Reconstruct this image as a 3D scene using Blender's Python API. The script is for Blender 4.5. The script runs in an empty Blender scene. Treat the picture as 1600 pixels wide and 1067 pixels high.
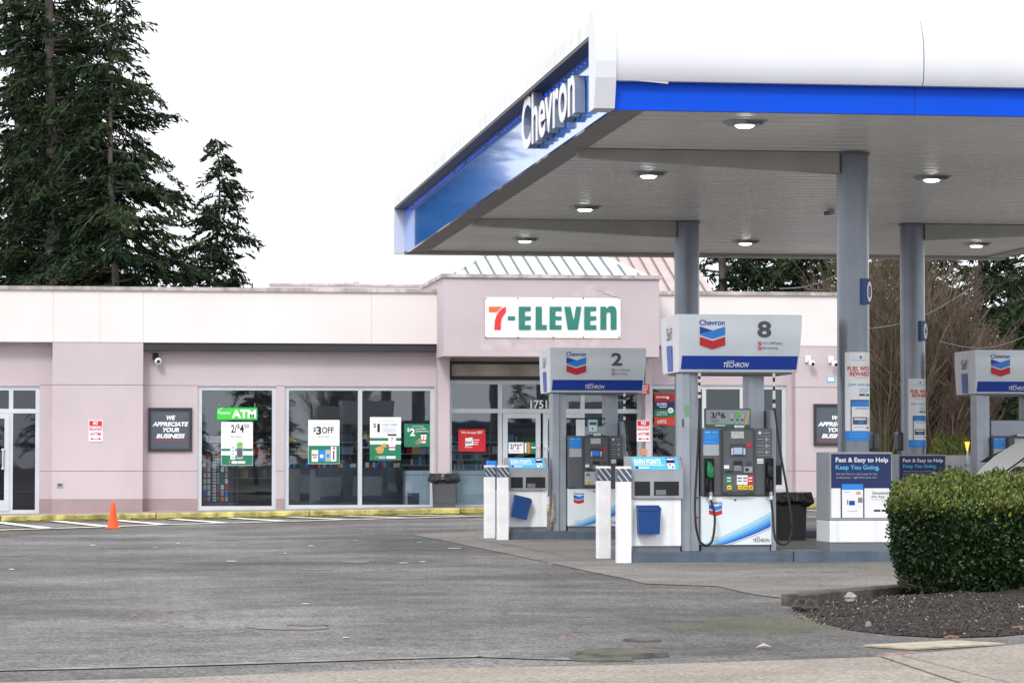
import bpy, bmesh, math, random
import numpy as np
from mathutils import Vector, Matrix

R = math.radians
sc = bpy.context.scene
C = sc.collection
random.seed(7)
rng = np.random.default_rng(7)

# ------------------------------------------------------------------ camera
HC = 1.10                      # eye height
FPX = 4630.0                   # focal length in photo pixels (1600 wide)
YAW, PITCH = R(7.81), R(2.33)
cam_d = bpy.data.cameras.new('camera')
cam = bpy.data.objects.new('camera', cam_d); C.objects.link(cam)
cam_d.sensor_width = 36.0
cam_d.lens = 36.0 * FPX / 1600.0
cam_d.clip_start = 0.5; cam_d.clip_end = 3000
cam.location = (0, 0, HC)
cam.rotation_euler = (math.pi/2 + PITCH, 0, -YAW)
sc.camera = cam

# ------------------------------------------------------------------ sky and sun (overcast)
SUN_EL, SUN_AZ = R(42), R(205)      # azimuth clockwise from +Y: behind and left of the camera
world = bpy.data.worlds.new('World'); sc.world = world; world.use_nodes = True
nt = world.node_tree; nt.nodes.clear()
sky = nt.nodes.new('ShaderNodeTexSky'); sky.sky_type = 'NISHITA'; sky.sun_disc = False
sky.sun_elevation = SUN_EL; sky.sun_rotation = SUN_AZ
sky.air_density = 1.0; sky.dust_density = 2.0
skm = nt.nodes.new('ShaderNodeVectorMath'); skm.operation = 'SCALE'; skm.inputs['Scale'].default_value = 0.12
nt.links.new(sky.outputs[0], skm.inputs[0])
tc = nt.nodes.new('ShaderNodeTexCoord')
cn = nt.nodes.new('ShaderNodeTexNoise'); cn.inputs['Scale'].default_value = 2.2; cn.inputs['Detail'].default_value = 6
nt.links.new(tc.outputs['Generated'], cn.inputs['Vector'])
cr = nt.nodes.new('ShaderNodeValToRGB')
cr.color_ramp.elements[0].position = 0.3; cr.color_ramp.elements[0].color = (1.16, 1.19, 1.26, 1)
cr.color_ramp.elements[1].position = 0.7; cr.color_ramp.elements[1].color = (1.62, 1.64, 1.68, 1)
nt.links.new(cn.outputs['Fac'], cr.inputs['Fac'])
mx = nt.nodes.new('ShaderNodeMix'); mx.data_type = 'RGBA'; mx.inputs['Factor'].default_value = 0.92
nt.links.new(skm.outputs[0], mx.inputs['A']); nt.links.new(cr.outputs['Color'], mx.inputs['B'])
bg = nt.nodes.new('ShaderNodeBackground'); bg.inputs['Strength'].default_value = 1.0
nt.links.new(mx.outputs['Result'], bg.inputs['Color'])
wo = nt.nodes.new('ShaderNodeOutputWorld'); nt.links.new(bg.outputs[0], wo.inputs['Surface'])

sun_d = bpy.data.lights.new('sun', 'SUN'); sun_d.energy = 1.5; sun_d.angle = R(14); sun_d.color = (1.0, 0.965, 0.92)
sun = bpy.data.objects.new('sun', sun_d); C.objects.link(sun)
sdir = Vector((math.sin(SUN_AZ)*math.cos(SUN_EL), math.cos(SUN_AZ)*math.cos(SUN_EL), math.sin(SUN_EL)))
sun.rotation_euler = sdir.to_track_quat('Z', 'Y').to_euler()
sun.location = (0, 0, 60)

sc.view_settings.view_transform = 'Standard'; sc.view_settings.look = 'None'
sc.view_settings.gamma = 1.0; sc.view_settings.exposure = 0.27
sc.view_settings.use_curve_mapping = False

# ------------------------------------------------------------------ pixel <-> world measuring helpers
_F = Vector((math.sin(YAW)*math.cos(PITCH), math.cos(YAW)*math.cos(PITCH), math.sin(PITCH)))
_R = Vector((math.cos(YAW), -math.sin(YAW), 0))
_U = _R.cross(_F)
CAMP = Vector((0, 0, HC))
def ray(px, py): return _F + _R*((px-800)/FPX) + _U*((533.5-py)/FPX)
def P(px, py, Y):
    r = ray(px, py); return CAMP + r*(Y/r.y)
def PX(px, py, X):
    r = ray(px, py); return CAMP + r*(X/r.x)
def PZ(px, py, Z):
    r = ray(px, py); return CAMP + r*((Z-HC)/r.z)
def smooth(a, b, x):
    t = min(1, max(0, (x-a)/(b-a))); return t*t*(3-2*t)
def gz(X, Y):
    """height of the ground: flat by the pumps, falling a little to the left in front of the shop"""
    j = math.floor(Y/2); f = Y/2-j      # straight between the 2 m grid lines of the terrain mesh
    t = smooth(38, 56, 2*j)*(1-f)+smooth(38, 56, 2*j+2)*f
    return t*0.0145*(min(max(X, -12), 22) - 3.0)
def G(px, py, dz=0.0):
    z = 0.0
    for _ in range(12):
        p = PZ(px, py, z+dz); z = gz(p.x, p.y)
    return Vector((p.x, p.y, gz(p.x, p.y)+dz))

# ------------------------------------------------------------------ materials
MATS = {}
def mat(name, col, rough=0.6, metal=0.0, spec=0.5, var=0.06, vscale=3.0, bump=0.0, bscale=40.0, emit=None, estr=0.0, streak=0.0, coat=0.0):
    if name in MATS: return MATS[name]
    m = bpy.data.materials.new(name); m.use_nodes = True
    t = m.node_tree; b = t.nodes['Principled BSDF']
    b.inputs['Roughness'].default_value = rough; b.inputs['Metallic'].default_value = metal
    b.inputs['Specular IOR Level'].default_value = spec
    b.inputs['Coat Weight'].default_value = coat
    co = t.nodes.new('ShaderNodeTexCoord')
    src = co.outputs['Object']
    if var > 0:
        n = t.nodes.new('ShaderNodeTexNoise'); n.inputs['Scale'].default_value = vscale; n.inputs['Detail'].default_value = 5
        t.links.new(src, n.inputs['Vector'])
        r = t.nodes.new('ShaderNodeValToRGB')
        lo = tuple(c*(1-var) for c in col)+(1,); hi = tuple(min(1, c*(1+var)) for c in col)+(1,)
        r.color_ramp.elements[0].position = .35; r.color_ramp.elements[0].color = lo
        r.color_ramp.elements[1].position = .65; r.color_ramp.elements[1].color = hi
        t.links.new(n.outputs['Fac'], r.inputs['Fac'])
        out = r.outputs['Color']
        if streak > 0:      # grime running down, a stain with its own shape
            mp = t.nodes.new('ShaderNodeMapping'); mp.inputs['Scale'].default_value = (9, 9, .5)
            t.links.new(src, mp.inputs['Vector'])
            n2 = t.nodes.new('ShaderNodeTexNoise'); n2.inputs['Scale'].default_value = 1.0; n2.inputs['Detail'].default_value = 6
            t.links.new(mp.outputs[0], n2.inputs['Vector'])
            r2 = t.nodes.new('ShaderNodeMapRange'); r2.inputs[1].default_value = .5; r2.inputs[2].default_value = .78; r2.inputs[3].default_value = 0; r2.inputs[4].default_value = streak
            t.links.new(n2.outputs['Fac'], r2.inputs[0])
            mm = t.nodes.new('ShaderNodeMix'); mm.data_type = 'RGBA'
            t.links.new(r2.outputs[0], mm.inputs['Factor']); t.links.new(out, mm.inputs['A'])
            mm.inputs['B'].default_value = (col[0]*.45, col[1]*.42, col[2]*.38, 1)
            out = mm.outputs['Result']
        t.links.new(out, b.inputs['Base Color'])
    else:
        b.inputs['Base Color'].default_value = tuple(col)+(1,)
    if bump > 0:
        n = t.nodes.new('ShaderNodeTexNoise'); n.inputs['Scale'].default_value = bscale; n.inputs['Detail'].default_value = 4
        t.links.new(src, n.inputs['Vector'])
        bp = t.nodes.new('ShaderNodeBump'); bp.inputs['Strength'].default_value = bump; bp.inputs['Distance'].default_value = 0.02
        t.links.new(n.outputs['Fac'], bp.inputs['Height']); t.links.new(bp.outputs[0], b.inputs['Normal'])
    if emit:
        b.inputs['Emission Color'].default_value = tuple(emit)+(1,); b.inputs['Emission Strength'].default_value = estr
    MATS[name] = m
    return m
def glass_mat(name, tint, refl):
    m = bpy.data.materials.new(name); m.use_nodes = True; t = m.node_tree; t.nodes.clear()
    o = t.nodes.new('ShaderNodeOutputMaterial'); mi = t.nodes.new('ShaderNodeMixShader')
    tr = t.nodes.new('ShaderNodeBsdfTransparent'); tr.inputs['Color'].default_value = tuple(tint)+(1,)
    gl = t.nodes.new('ShaderNodeBsdfGlossy'); gl.inputs['Roughness'].default_value = 0.012; gl.inputs['Color'].default_value = (.84, .93, 1, 1)
    lw = t.nodes.new('ShaderNodeLayerWeight'); lw.inputs['Blend'].default_value = .25
    mr = t.nodes.new('ShaderNodeMapRange'); mr.inputs[3].default_value = refl; mr.inputs[4].default_value = .85
    t.links.new(lw.outputs['Fresnel'], mr.inputs[0]); t.links.new(mr.outputs[0], mi.inputs[0])
    co = t.nodes.new('ShaderNodeTexCoord'); n = t.nodes.new('ShaderNodeTexNoise'); n.inputs['Scale'].default_value = .9
    bp = t.nodes.new('ShaderNodeBump'); bp.inputs['Strength'].default_value = .12; bp.inputs['Distance'].default_value = .01
    t.links.new(co.outputs['Object'], n.inputs['Vector']); t.links.new(n.outputs['Fac'], bp.inputs['Height']); t.links.new(bp.outputs[0], gl.inputs['Normal'])
    t.links.new(tr.outputs[0], mi.inputs[1]); t.links.new(gl.outputs[0], mi.inputs[2]); t.links.new(mi.outputs[0], o.inputs[0])
    MATS[name] = m; return m

PINK = mat('stucco_pink', (.545, .465, .495), .9, var=.06, vscale=.5, bump=.35, bscale=60, streak=.035)
PINKD = mat('stucco_base_mauve', (.36, .265, .275), .9, var=.08, vscale=1.2, bump=.35, bscale=60)
BAND = mat('stucco_band_cream', (.775, .72, .712), .9, var=.04, vscale=.4, bump=.3, bscale=60, streak=.03)
COPE = mat('coping_metal', (.47, .42, .41), .6, var=.35, vscale=2.5, streak=.8)
DARK = mat('dark_trim', (.030, .026, .030), .5)
ALU = mat('window_aluminium', (.62, .66, .70), .35, metal=.3, var=.05)
GROOVE = mat('groove_grey', (.30, .25, .27), .9)  # darker grey strips along the wall reveals
GLASS = glass_mat('shop_glass', (.66, .71, .77), .115)
GLASSD = glass_mat('darkened_glass', (.12, .12, .17), .06)  # dark tint stands in for dim reflections in the right-hand window
WHITE = mat('white_paint', (.80, .81, .83), .4, var=.04, streak=.12)
WHITEP = mat('white_print', (.86, .87, .88), .5, var=.02)
BLACKP = mat('black_print', (.012, .012, .014), .5, var=.02)
GREYP = mat('grey_print', (.09, .10, .12), .5, var=.02)
LGREYP = mat('pale_grey_print', (.42, .45, .50), .5, var=.02)
GREENP = mat('green_print', (.010, .20, .10), .5, var=.06)
REDP = mat('red_print', (.62, .015, .025), .5, var=.04)
BLUEP = mat('blue_print', (.004, .045, .36), .4, var=.03)
BLUEL = mat('light_blue_print', (.02, .24, .78), .4, var=.05)
SKYP = mat('cyan_print', (.10, .52, .86), .4, var=.04)
NAVY = mat('navy_print', (.008, .022, .115), .4, var=.05)
ORANGEP = mat('orange_print', (.90, .20, .04), .5, var=.04)
YEL = mat('yellow_plastic', (.85, .62, .03), .4, var=.06)
STEEL = mat('brushed_steel', (.38, .42, .48), .36, metal=.45, var=.06, vscale=6, streak=.25)
STEELD = mat('dark_steel_grey', (.17, .19, .22), .45, metal=.2, var=.06)  # darker grey steel of plinths, collars and rails
CHAR = mat('charcoal_plastic', (.055, .060, .072), .42, var=.06, vscale=8)
CHARL = mat('grey_plastic', (.105, .112, .13), .42, var=.06, vscale=8)
BLACK = mat('black_rubber', (.010, .010, .011), .45, var=.1)
KERBG = mat('painted_kerb_grey', (.085, .115, .160), .7, var=.18, vscale=4, bump=.2, streak=.3)
ISLT = mat('island_top_concrete', (.20, .20, .19), .85, var=.25, vscale=3, bump=.3)

# ------------------------------------------------------------------ mesh builder
class MB:
    def __init__(s): s.v = []; s.f = []; s.m = []; s.mats = []
    def mi(s, m):
        if m not in s.mats: s.mats.append(m)
        return s.mats.index(m)
    def add(s, vs, fs, m):
        o = len(s.v); s.v += [tuple(v) for v in vs]; k = s.mi(m)
        for f in fs: s.f.append([i+o for i in f]); s.m.append(k)
        return s
    def box(s, x0, x1, y0, y1, z0, z1, m):
        vs = [(x0,y0,z0),(x1,y0,z0),(x1,y1,z0),(x0,y1,z0),(x0,y0,z1),(x1,y0,z1),(x1,y1,z1),(x0,y1,z1)]
        return s.add(vs, [(0,3,2,1),(4,5,6,7),(0,1,5,4),(1,2,6,5),(2,3,7,6),(3,0,4,7)], m)
    def bbox(s, x0, x1, y0, y1, z0, z1, m, b=.01, seg=2):
        """a box with rounded edges"""
        bm = bmesh.new(); bmesh.ops.create_cube(bm, size=1)
        for v in bm.verts: v.co = Vector(((x0+x1)/2+v.co.x*(x1-x0), (y0+y1)/2+v.co.y*(y1-y0), (z0+z1)/2+v.co.z*(z1-z0)))
        bmesh.ops.bevel(bm, geom=bm.edges[:], offset=b, segments=seg, affect='EDGES', profile=.5)
        s.bm(bm, m); return s
    def bm(s, bm, m):
        bm.verts.index_update()
        s.add([v.co[:] for v in bm.verts], [[v.index for v in f.verts] for f in bm.faces], m); bm.free()
    def quad(s, x0, x1, z0, z1, y, m): return s.add([(x0,y,z0),(x1,y,z0),(x1,y,z1),(x0,y,z1)], [(0,1,2,3)], m)
    def poly(s, pts, y, m): return s.add([(p[0], y, p[1]) for p in pts], [list(range(len(pts)))], m)
    def prism(s, pts, y0, y1, m):
        """outline in X,Z (counter-clockwise seen from the front) between y0 (front) and y1"""
        n = len(pts); vs = [(p[0], y0, p[1]) for p in pts] + [(p[0], y1, p[1]) for p in pts]
        return s.add(vs, [list(range(n)), list(range(2*n-1, n-1, -1))] + [(i, i+n, (i+1)%n+n, (i+1)%n) for i in range(n)], m)
    def prismx(s, pts, x0, x1, m):
        """outline in Y,Z between x0 and x1"""
        n = len(pts); vs = [(x0, p[0], p[1]) for p in pts] + [(x1, p[0], p[1]) for p in pts]
        return s.add(vs, [list(range(n-1,-1,-1)), list(range(n, 2*n))] + [(i, (i+1)%n, (i+1)%n+n, i+n) for i in range(n)], m)
    def cyl(s, x, y, z0, z1, r, m, n=24, r1=None, cap=True):
        r1 = r if r1 is None else r1
        vs = [(x+r*math.cos(2*math.pi*i/n), y+r*math.sin(2*math.pi*i/n), z0) for i in range(n)] + \
             [(x+r1*math.cos(2*math.pi*i/n), y+r1*math.sin(2*math.pi*i/n), z1) for i in range(n)]
        fs = [(i, (i+1)%n, (i+1)%n+n, i+n) for i in range(n)]
        if cap: fs += [list(range(n-1,-1,-1)), list(range(n, 2*n))]
        return s.add(vs, fs, m)
    def disc(s, x, z, y, r, m, n=20, r0=0.0):
        o = [(x+r*math.cos(2*math.pi*i/n), y, z+r*math.sin(2*math.pi*i/n)) for i in range(n)]
        if r0 == 0: return s.add(o, [list(range(n))], m)
        i_ = [(x+r0*math.cos(2*math.pi*i/n), y, z+r0*math.sin(2*math.pi*i/n)) for i in range(n)]
        return s.add(o+i_, [(i, (i+1)%n, (i+1)%n+n, i+n) for i in range(n)], m)
    def tube(s, pts, r, m, n=8, rs=None, cap=True):
        pts = [Vector(p) for p in pts]; N = len(pts); vs = []
        up = Vector((0, 0, 1))
        for i, p in enumerate(pts):
            d = (pts[min(i+1, N-1)] - pts[max(i-1, 0)]).normalized()
            a = d.cross(up)
            if a.length < .05: a = d.cross(Vector((1, 0, 0)))
            a.normalize(); b = a.cross(d)
            rr = rs[i] if rs else r
            vs += [p + a*(rr*math.cos(2*math.pi*k/n)) + b*(rr*math.sin(2*math.pi*k/n)) for k in range(n)]
        fs = [(i*n+k, i*n+(k+1)%n, (i+1)*n+(k+1)%n, (i+1)*n+k) for i in range(N-1) for k in range(n)]
        if cap: fs += [list(range(n)), list(range((N-1)*n, N*n))]
        return s.add(vs, fs, m)
    def text(s, st, x0, x1, z0, z1, y, m, bold=.0, shear=0.0, depth=0.0, frame=None):
        """lettering filling the box x0..x1, z0..z1 on the plane y (facing -Y); frame maps (u, v) elsewhere"""
        vs, fs, (a0, a1, b0, b1) = glyphs(st, bold, shear, depth > 0)
        out = []
        for (u, v, w) in vs:
            X = x0+(u-a0)/(a1-a0)*(x1-x0); Z = z0+(v-b0)/(b1-b0)*(z1-z0)
            D = -w*depth*.5/.5 if depth > 0 else 0.0
            out.append(frame(X, Z, D) if frame else (X, y+D, Z))
        return s.add(out, fs, m)
    def build(s, name, parent=None, org=None, smooth=False, label=None, cat=None, group=None, kind=None):
        if parent is not None: org = parent['_org']
        if org is None:
            a = np.array(s.v); org = ((a[:,0].min()+a[:,0].max())/2, (a[:,1].min()+a[:,1].max())/2, a[:,2].min())
        me = bpy.data.meshes.new(name)
        me.from_pydata([(v[0]-org[0], v[1]-org[1], v[2]-org[2]) for v in s.v], [], s.f)
        for m in s.mats: me.materials.append(m)
        me.polygons.foreach_set('material_index', s.m)
        if smooth: me.polygons.foreach_set('use_smooth', [True]*len(s.f))
        me.update(); me.validate()
        if smooth == 'auto': me.set_sharp_from_angle(angle=R(35))
        o = bpy.data.objects.new(name, me); C.objects.link(o)
        if parent is not None: o.parent = parent; o['_org'] = tuple(org)
        else: o.location = org; o['_org'] = tuple(org)
        if label: o['label'] = label
        if cat: o['category'] = cat
        if group: o['group'] = group
        if kind: o['kind'] = kind
        return o
_gc = {}
def glyphs(st, bold, shear, solid):
    key = (st, bold, shear, solid)
    if key in _gc: return _gc[key]
    cu = bpy.data.curves.new('t', 'FONT'); cu.body = st; cu.size = 1; cu.offset = bold; cu.shear = shear
    cu.resolution_u = 4; cu.align_x = 'CENTER'
    cu.space_line = .82
    if solid: cu.extrude = .5
    o = bpy.data.objects.new('t', cu); C.objects.link(o)
    dg = bpy.context.evaluated_depsgraph_get(); dg.update()
    me = bpy.data.meshes.new_from_object(o.evaluated_get(dg))
    vs = [tuple(v.co) for v in me.vertices]; fs = [list(p.vertices) for p in me.polygons]
    bpy.data.objects.remove(o); bpy.data.curves.remove(cu); bpy.data.meshes.remove(me)
    a = np.array(vs); r = (vs, fs, (a[:,0].min(), a[:,0].max(), a[:,1].min(), a[:,1].max()))
    _gc[key] = r; return r

def thing(name, loc, label, cat, group=None):
    o = bpy.data.objects.new(name, None); C.objects.link(o); o.location = loc
    o.empty_display_size = .2
    o['_org'] = tuple(loc); o['label'] = label; o['category'] = cat
    if group: o['group'] = group
    return o
def kids(o): return [c for c in bpy.data.objects if c.parent == o]
def dup(o, loc, label=None, rz=None, scale=None, group=None):
    def cp(a, par):
        c = a.copy(); C.objects.link(c); c.parent = par
        for k in kids(a): cp(k, c)
        return c
    n = cp(o, None); n.location = loc
    if rz is not None: n.rotation_euler.z = rz
    if scale: n.scale = scale
    if label: n['label'] = label
    if group: n['group'] = group
    return n

# pixel boxes on a frontal plane ----------------------------------------------------
class Plane:
    """measures photo pixels on the plane Y = const"""
    def __init__(s, Y): s.Y = Y
    def x(s, px, py=650): return P(px, py, s.Y).x
    def z(s, py, px=800): return P(px, py, s.Y).z
    def box(s, x0, y0, x1, y1):
        xc, yc = (x0+x1)/2, (y0+y1)/2
        return s.x(x0, yc), s.x(x1, yc), s.z(y1, xc), s.z(y0, xc)
    def rect(s, mb, x0, y0, x1, y1, m, t=0.0, off=0.0):
        a, b, c, d = s.box(x0, y0, x1, y1)
        if t > 0: mb.box(a, b, s.Y-off-t, s.Y-off, c, d, m)
        else: mb.quad(a, b, c, d, s.Y-off, m)
    def txt(s, mb, st, x0, y0, x1, y1, m, off=0.0, bold=0.0, shear=0.0):
        a, b, c, d = s.box(x0, y0, x1, y1)
        mb.text(st, a, b, c, d, s.Y-off, m, bold, shear)
    def pt(s, mb, pts, m, off=0.0):
        mb.poly([(P(a, b, s.Y).x, P(a, b, s.Y).z) for a, b in pts], s.Y-off, m)

def chevron(mb, x0, x1, z0, z1, y, blue=None, red=None):
    """the two-bar V emblem"""
    w = x1-x0; h = z1-z0; xm = (x0+x1)/2; B1 = blue or BLUEL; R1 = red or REDP
    d = h*.18
    zt = z1; bh = h*.37
    mb.poly([(x0, zt-bh), (xm, zt-bh-d), (x1, zt-bh), (x1, zt), (xm, zt-d), (x0, zt)], y, B1)
    mb.poly([(x0, zt), (x0, zt-bh*.85), (xm, zt-d)], y-.0015, BLUEP)
    zt2 = z1-h*.45
    mb.poly([(x0, zt2-bh), (xm, zt2-bh-d), (x1, zt2-bh), (x1, zt2), (xm, zt2-d), (x0, zt2)], y, R1)

# ================================================================== GROUND
def gmat(name, cols, scale, fine, bump, rough=.85, cracks=True, moss=False):
    m = bpy.data.materials.new(name); m.use_nodes = True; t = m.node_tree; b = t.nodes['Principled BSDF']
    co = t.nodes.new('ShaderNodeTexCoord')
    n1 = t.nodes.new('ShaderNodeTexNoise'); n1.inputs['Scale'].default_value = scale; n1.inputs['Detail'].default_value = 7; n1.inputs['Roughness'].default_value = .6
    t.links.new(co.outputs['Object'], n1.inputs['Vector'])
    r1 = t.nodes.new('ShaderNodeValToRGB'); e = r1.color_ramp.elements
    e[0].position = .34; e[0].color = cols[0]+(1,); e[1].position = .66; e[1].color = cols[1]+(1,)
    t.links.new(n1.outputs['Fac'], r1.inputs['Fac'])
    n2 = t.nodes.new('ShaderNodeTexNoise'); n2.inputs['Scale'].default_value = fine; n2.inputs['Detail'].default_value = 3
    t.links.new(co.outputs['Object'], n2.inputs['Vector'])
    r2 = t.nodes.new('ShaderNodeMapRange'); r2.inputs[1].default_value = .3; r2.inputs[2].default_value = .7; r2.inputs[3].default_value = .5; r2.inputs[4].default_value = 1.5
    t.links.new(n2.outputs['Fac'], r2.inputs[0])
    mu = t.nodes.new('ShaderNodeMix'); mu.data_type = 'RGBA'; mu.blend_type = 'MULTIPLY'; mu.inputs['Factor'].default_value = .8
    t.links.new(r1.outputs['Color'], mu.inputs['A']); t.links.new(r2.outputs[0], mu.inputs['B'])
    out = mu.outputs['Result']
    for sc_, lo_, hi_, st_ in (((34.0, .30, 1.80, .9), (11.0, .68, 1.34, .9), (2.6, .84, 1.18, 1.0), (.17, .68, 1.28, 1.0)) if moss else ((34.0, .7, 1.3, .6), (2.6, .90, 1.10, 1.0), (.3, .86, 1.12, 1.0)) if cracks else ((34.0, .6, 1.4, .5), (2.6, .94, 1.06, 1.0))):
        n3 = t.nodes.new('ShaderNodeTexNoise'); n3.inputs['Scale'].default_value = sc_; n3.inputs['Detail'].default_value = 6; n3.inputs['Roughness'].default_value = .65
        t.links.new(co.outputs['Object'], n3.inputs['Vector'])
        r3 = t.nodes.new('ShaderNodeMapRange'); r3.inputs[1].default_value = .36; r3.inputs[2].default_value = .64; r3.inputs[3].default_value = lo_; r3.inputs[4].default_value = hi_
        t.links.new(n3.outputs['Fac'], r3.inputs[0])
        m3 = t.nodes.new('ShaderNodeMix'); m3.data_type = 'RGBA'; m3.blend_type = 'MULTIPLY'; m3.inputs['Factor'].default_value = st_
        t.links.new(out, m3.inputs['A']); t.links.new(r3.outputs[0], m3.inputs['B']); out = m3.outputs['Result']
    # pale chips
    v = t.nodes.new('ShaderNodeTexVoronoi'); v.inputs['Scale'].default_value = 11.0 if cracks else 5.0
    t.links.new(co.outputs['Object'], v.inputs['Vector'])
    rv = t.nodes.new('ShaderNodeMapRange'); rv.inputs[1].default_value = .05; rv.inputs[2].default_value = .09; rv.inputs[3].default_value = .5; rv.inputs[4].default_value = 0
    t.links.new(v.outputs['Distance'], rv.inputs[0])
    mc = t.nodes.new('ShaderNodeMix'); mc.data_type = 'RGBA'; t.links.new(rv.outputs[0], mc.inputs['Factor'])
    t.links.new(out, mc.inputs['A']); mc.inputs['B'].default_value = (.34, .34, .31, 1); out = mc.outputs['Result']
    if cracks:
        mp = t.nodes.new('ShaderNodeMapping'); mp.inputs['Scale'].default_value = (.22, .34, 1)
        nd = t.nodes.new('ShaderNodeTexNoise'); nd.inputs['Scale'].default_value = .9; nd.inputs['Detail'].default_value = 6
        t.links.new(co.outputs['Object'], nd.inputs['Vector'])
        ad = t.nodes.new('ShaderNodeVectorMath'); ad.operation = 'MULTIPLY_ADD'; ad.inputs[1].default_value = (2.4, 2.4, 0)
        t.links.new(nd.outputs['Color'], ad.inputs[0]); t.links.new(co.outputs['Object'], ad.inputs[2])
        t.links.new(ad.outputs[0], mp.inputs['Vector'])
        vc = t.nodes.new('ShaderNodeTexVoronoi'); vc.feature = 'DISTANCE_TO_EDGE'; vc.inputs['Scale'].default_value = 1
        t.links.new(mp.outputs[0], vc.inputs['Vector'])
        rc = t.nodes.new('ShaderNodeMapRange'); rc.inputs[1].default_value = .002; rc.inputs[2].default_value = .008; rc.inputs[3].default_value = .45; rc.inputs[4].default_value = 0
        t.links.new(vc.outputs['Distance'], rc.inputs[0])
        mk = t.nodes.new('ShaderNodeMix'); mk.data_type = 'RGBA'; t.links.new(rc.outputs[0], mk.inputs['Factor'])
        t.links.new(out, mk.inputs['A']); mk.inputs['B'].default_value = (.025, .025, .023, 1); out = mk.outputs['Result']
    if moss:      # moss on the asphalt beside the planting bed, and the brownish wear near the pavement
        gm = t.nodes.new('ShaderNodeVectorMath'); gm.operation = 'DISTANCE'
        g0 = G(1262, 975); gm.inputs[1].default_value = (g0.x, g0.y, 0)
        t.links.new(co.outputs['Object'], gm.inputs[0])
        na = t.nodes.new('ShaderNodeTexNoise'); na.inputs['Scale'].default_value = 2.5; na.inputs['Detail'].default_value = 6
        t.links.new(co.outputs['Object'], na.inputs['Vector'])
        s1 = t.nodes.new('ShaderNodeMath'); s1.operation = 'MULTIPLY_ADD'; s1.inputs[1].default_value = 2.2; 
        t.links.new(na.outputs['Fac'], s1.inputs[0]); t.links.new(gm.outputs['Value'], s1.inputs[2])
        rm = t.nodes.new('ShaderNodeMapRange'); rm.inputs[1].default_value = 1.35; rm.inputs[2].default_value = 2.3; rm.inputs[3].default_value = .38; rm.inputs[4].default_value = 0
        t.links.new(s1.outputs[0], rm.inputs[0])
        mk = t.nodes.new('ShaderNodeMix'); mk.data_type = 'RGBA'; t.links.new(rm.outputs[0], mk.inputs['Factor'])
        t.links.new(out, mk.inputs['A']); mk.inputs['B'].default_value = (.115, .125, .035, 1); out = mk.outputs['Result']
    t.links.new(out, b.inputs['Base Color']); b.inputs['Roughness'].default_value = rough
    b.inputs['Specular IOR Level'].default_value = .3
    bp = t.nodes.new('ShaderNodeBump'); bp.inputs['Strength'].default_value = bump; bp.inputs['Distance'].default_value = .01
    t.links.new(n2.outputs['Fac'], bp.inputs['Height']); t.links.new(bp.outputs[0], b.inputs['Normal'])
    MATS[name] = m; return m
ASPH = gmat('asphalt', ((.068, .063, .060), (.172, .165, .162)), .38, 42, .5, moss=True)
CONC = gmat('forecourt_concrete', ((.165, .153, .138), (.24, .226, .208)), .7, 30, .25)
SIDEW = gmat('pavement_concrete', ((.225, .195, .165), (.285, .25, .215)), .9, 45, .3, cracks=False)
MULCH = gmat('bark_mulch', ((.013, .010, .009), (.036, .028, .024)), 6, 55, 1.0, cracks=False)
MARK = mat('white_road_paint', (.72, .72, .70), .7, var=.25, vscale=6, bump=.1)
MARKY = mat('yellowed_road_paint', (.62, .55, .38), .7, var=.3, vscale=6, bump=.1)
YKERB = mat('yellow_kerb_paint', (.43, .37, .12), .8, var=.5, vscale=3.5, bump=.5, bscale=18, streak=.9)
MOSS = mat('kerb_moss', (.10, .10, .02), .95, var=.5, vscale=5, bump=.5)

def terrain(name, x0, x1, y0, y1, nx, ny, m, dz=0.0):
    mb = MB(); vs = []; fs = []
    for j in range(ny+1):
        for i in range(nx+1):
            x = x0+(x1-x0)*i/nx; y = y0+(y1-y0)*j/ny; vs.append((x, y, gz(x, y)+dz))
    for j in range(ny):
        for i in range(nx):
            a = j*(nx+1)+i; fs.append((a, a+1, a+nx+2, a+nx+1))
    mb.add(vs, fs, m); return mb.build(name, org=(0, 0, 0), kind='structure', smooth=True)
terrain('asphalt_lot', -60, 60, -60, 110, 120, 85, ASPH)
GRASSG = mat('distant_ground_earth', (.06, .062, .04), .95, var=.4, vscale=.2)
mb = MB(); mb.add([(-1500,-1500,-.5),(1500,-1500,-.5),(1500,1500,-.5),(-1500,1500,-.5)], [(0,1,2,3)], GRASSG); mb.build('ground', org=(0,0,0), kind='structure')

def sheet(name, pix, m, dz, world_pts=None):
    """a thin sheet draped on the ground inside an outline"""
    pts = [tuple(G(a, b)[:2]) for a, b in pix] if pix else world_pts
    bm = bmesh.new(); vs = [bm.verts.new((p[0], p[1], 0)) for p in pts]; bm.faces.new(vs)
    ys = [p[1] for p in pts]; y = math.ceil(min(ys)/2)*2
    while y < max(ys):
        bmesh.ops.bisect_plane(bm, geom=bm.verts[:]+bm.edges[:]+bm.faces[:], plane_co=(0, y, 0), plane_no=(0, 1, 0)); y += 2
    xs = [p[0] for p in pts]; x = math.ceil(min(xs)/2)*2
    while x < max(xs):
        bmesh.ops.bisect_plane(bm, geom=bm.verts[:]+bm.edges[:]+bm.faces[:], plane_co=(x, 0, 0), plane_no=(1, 0, 0)); x += 2
    for v in bm.verts: v.co.z = gz(v.co.x, v.co.y)+dz
    bmesh.ops.recalc_face_normals(bm, faces=bm.faces[:])
    for f in bm.faces:
        if f.normal.z < 0: f.normal_flip()
    mb = MB(); mb.bm(bm, m); return mb
pad_px = [(640,835),(700,846),(800,867),(910,891),(980,905),(1006,912),(1120,916.5),(1177,929),(1247,938)]
pad_pts = [tuple(G(a, b)[:2]) for a, b in pad_px]
e = G(1247, 938)
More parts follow.
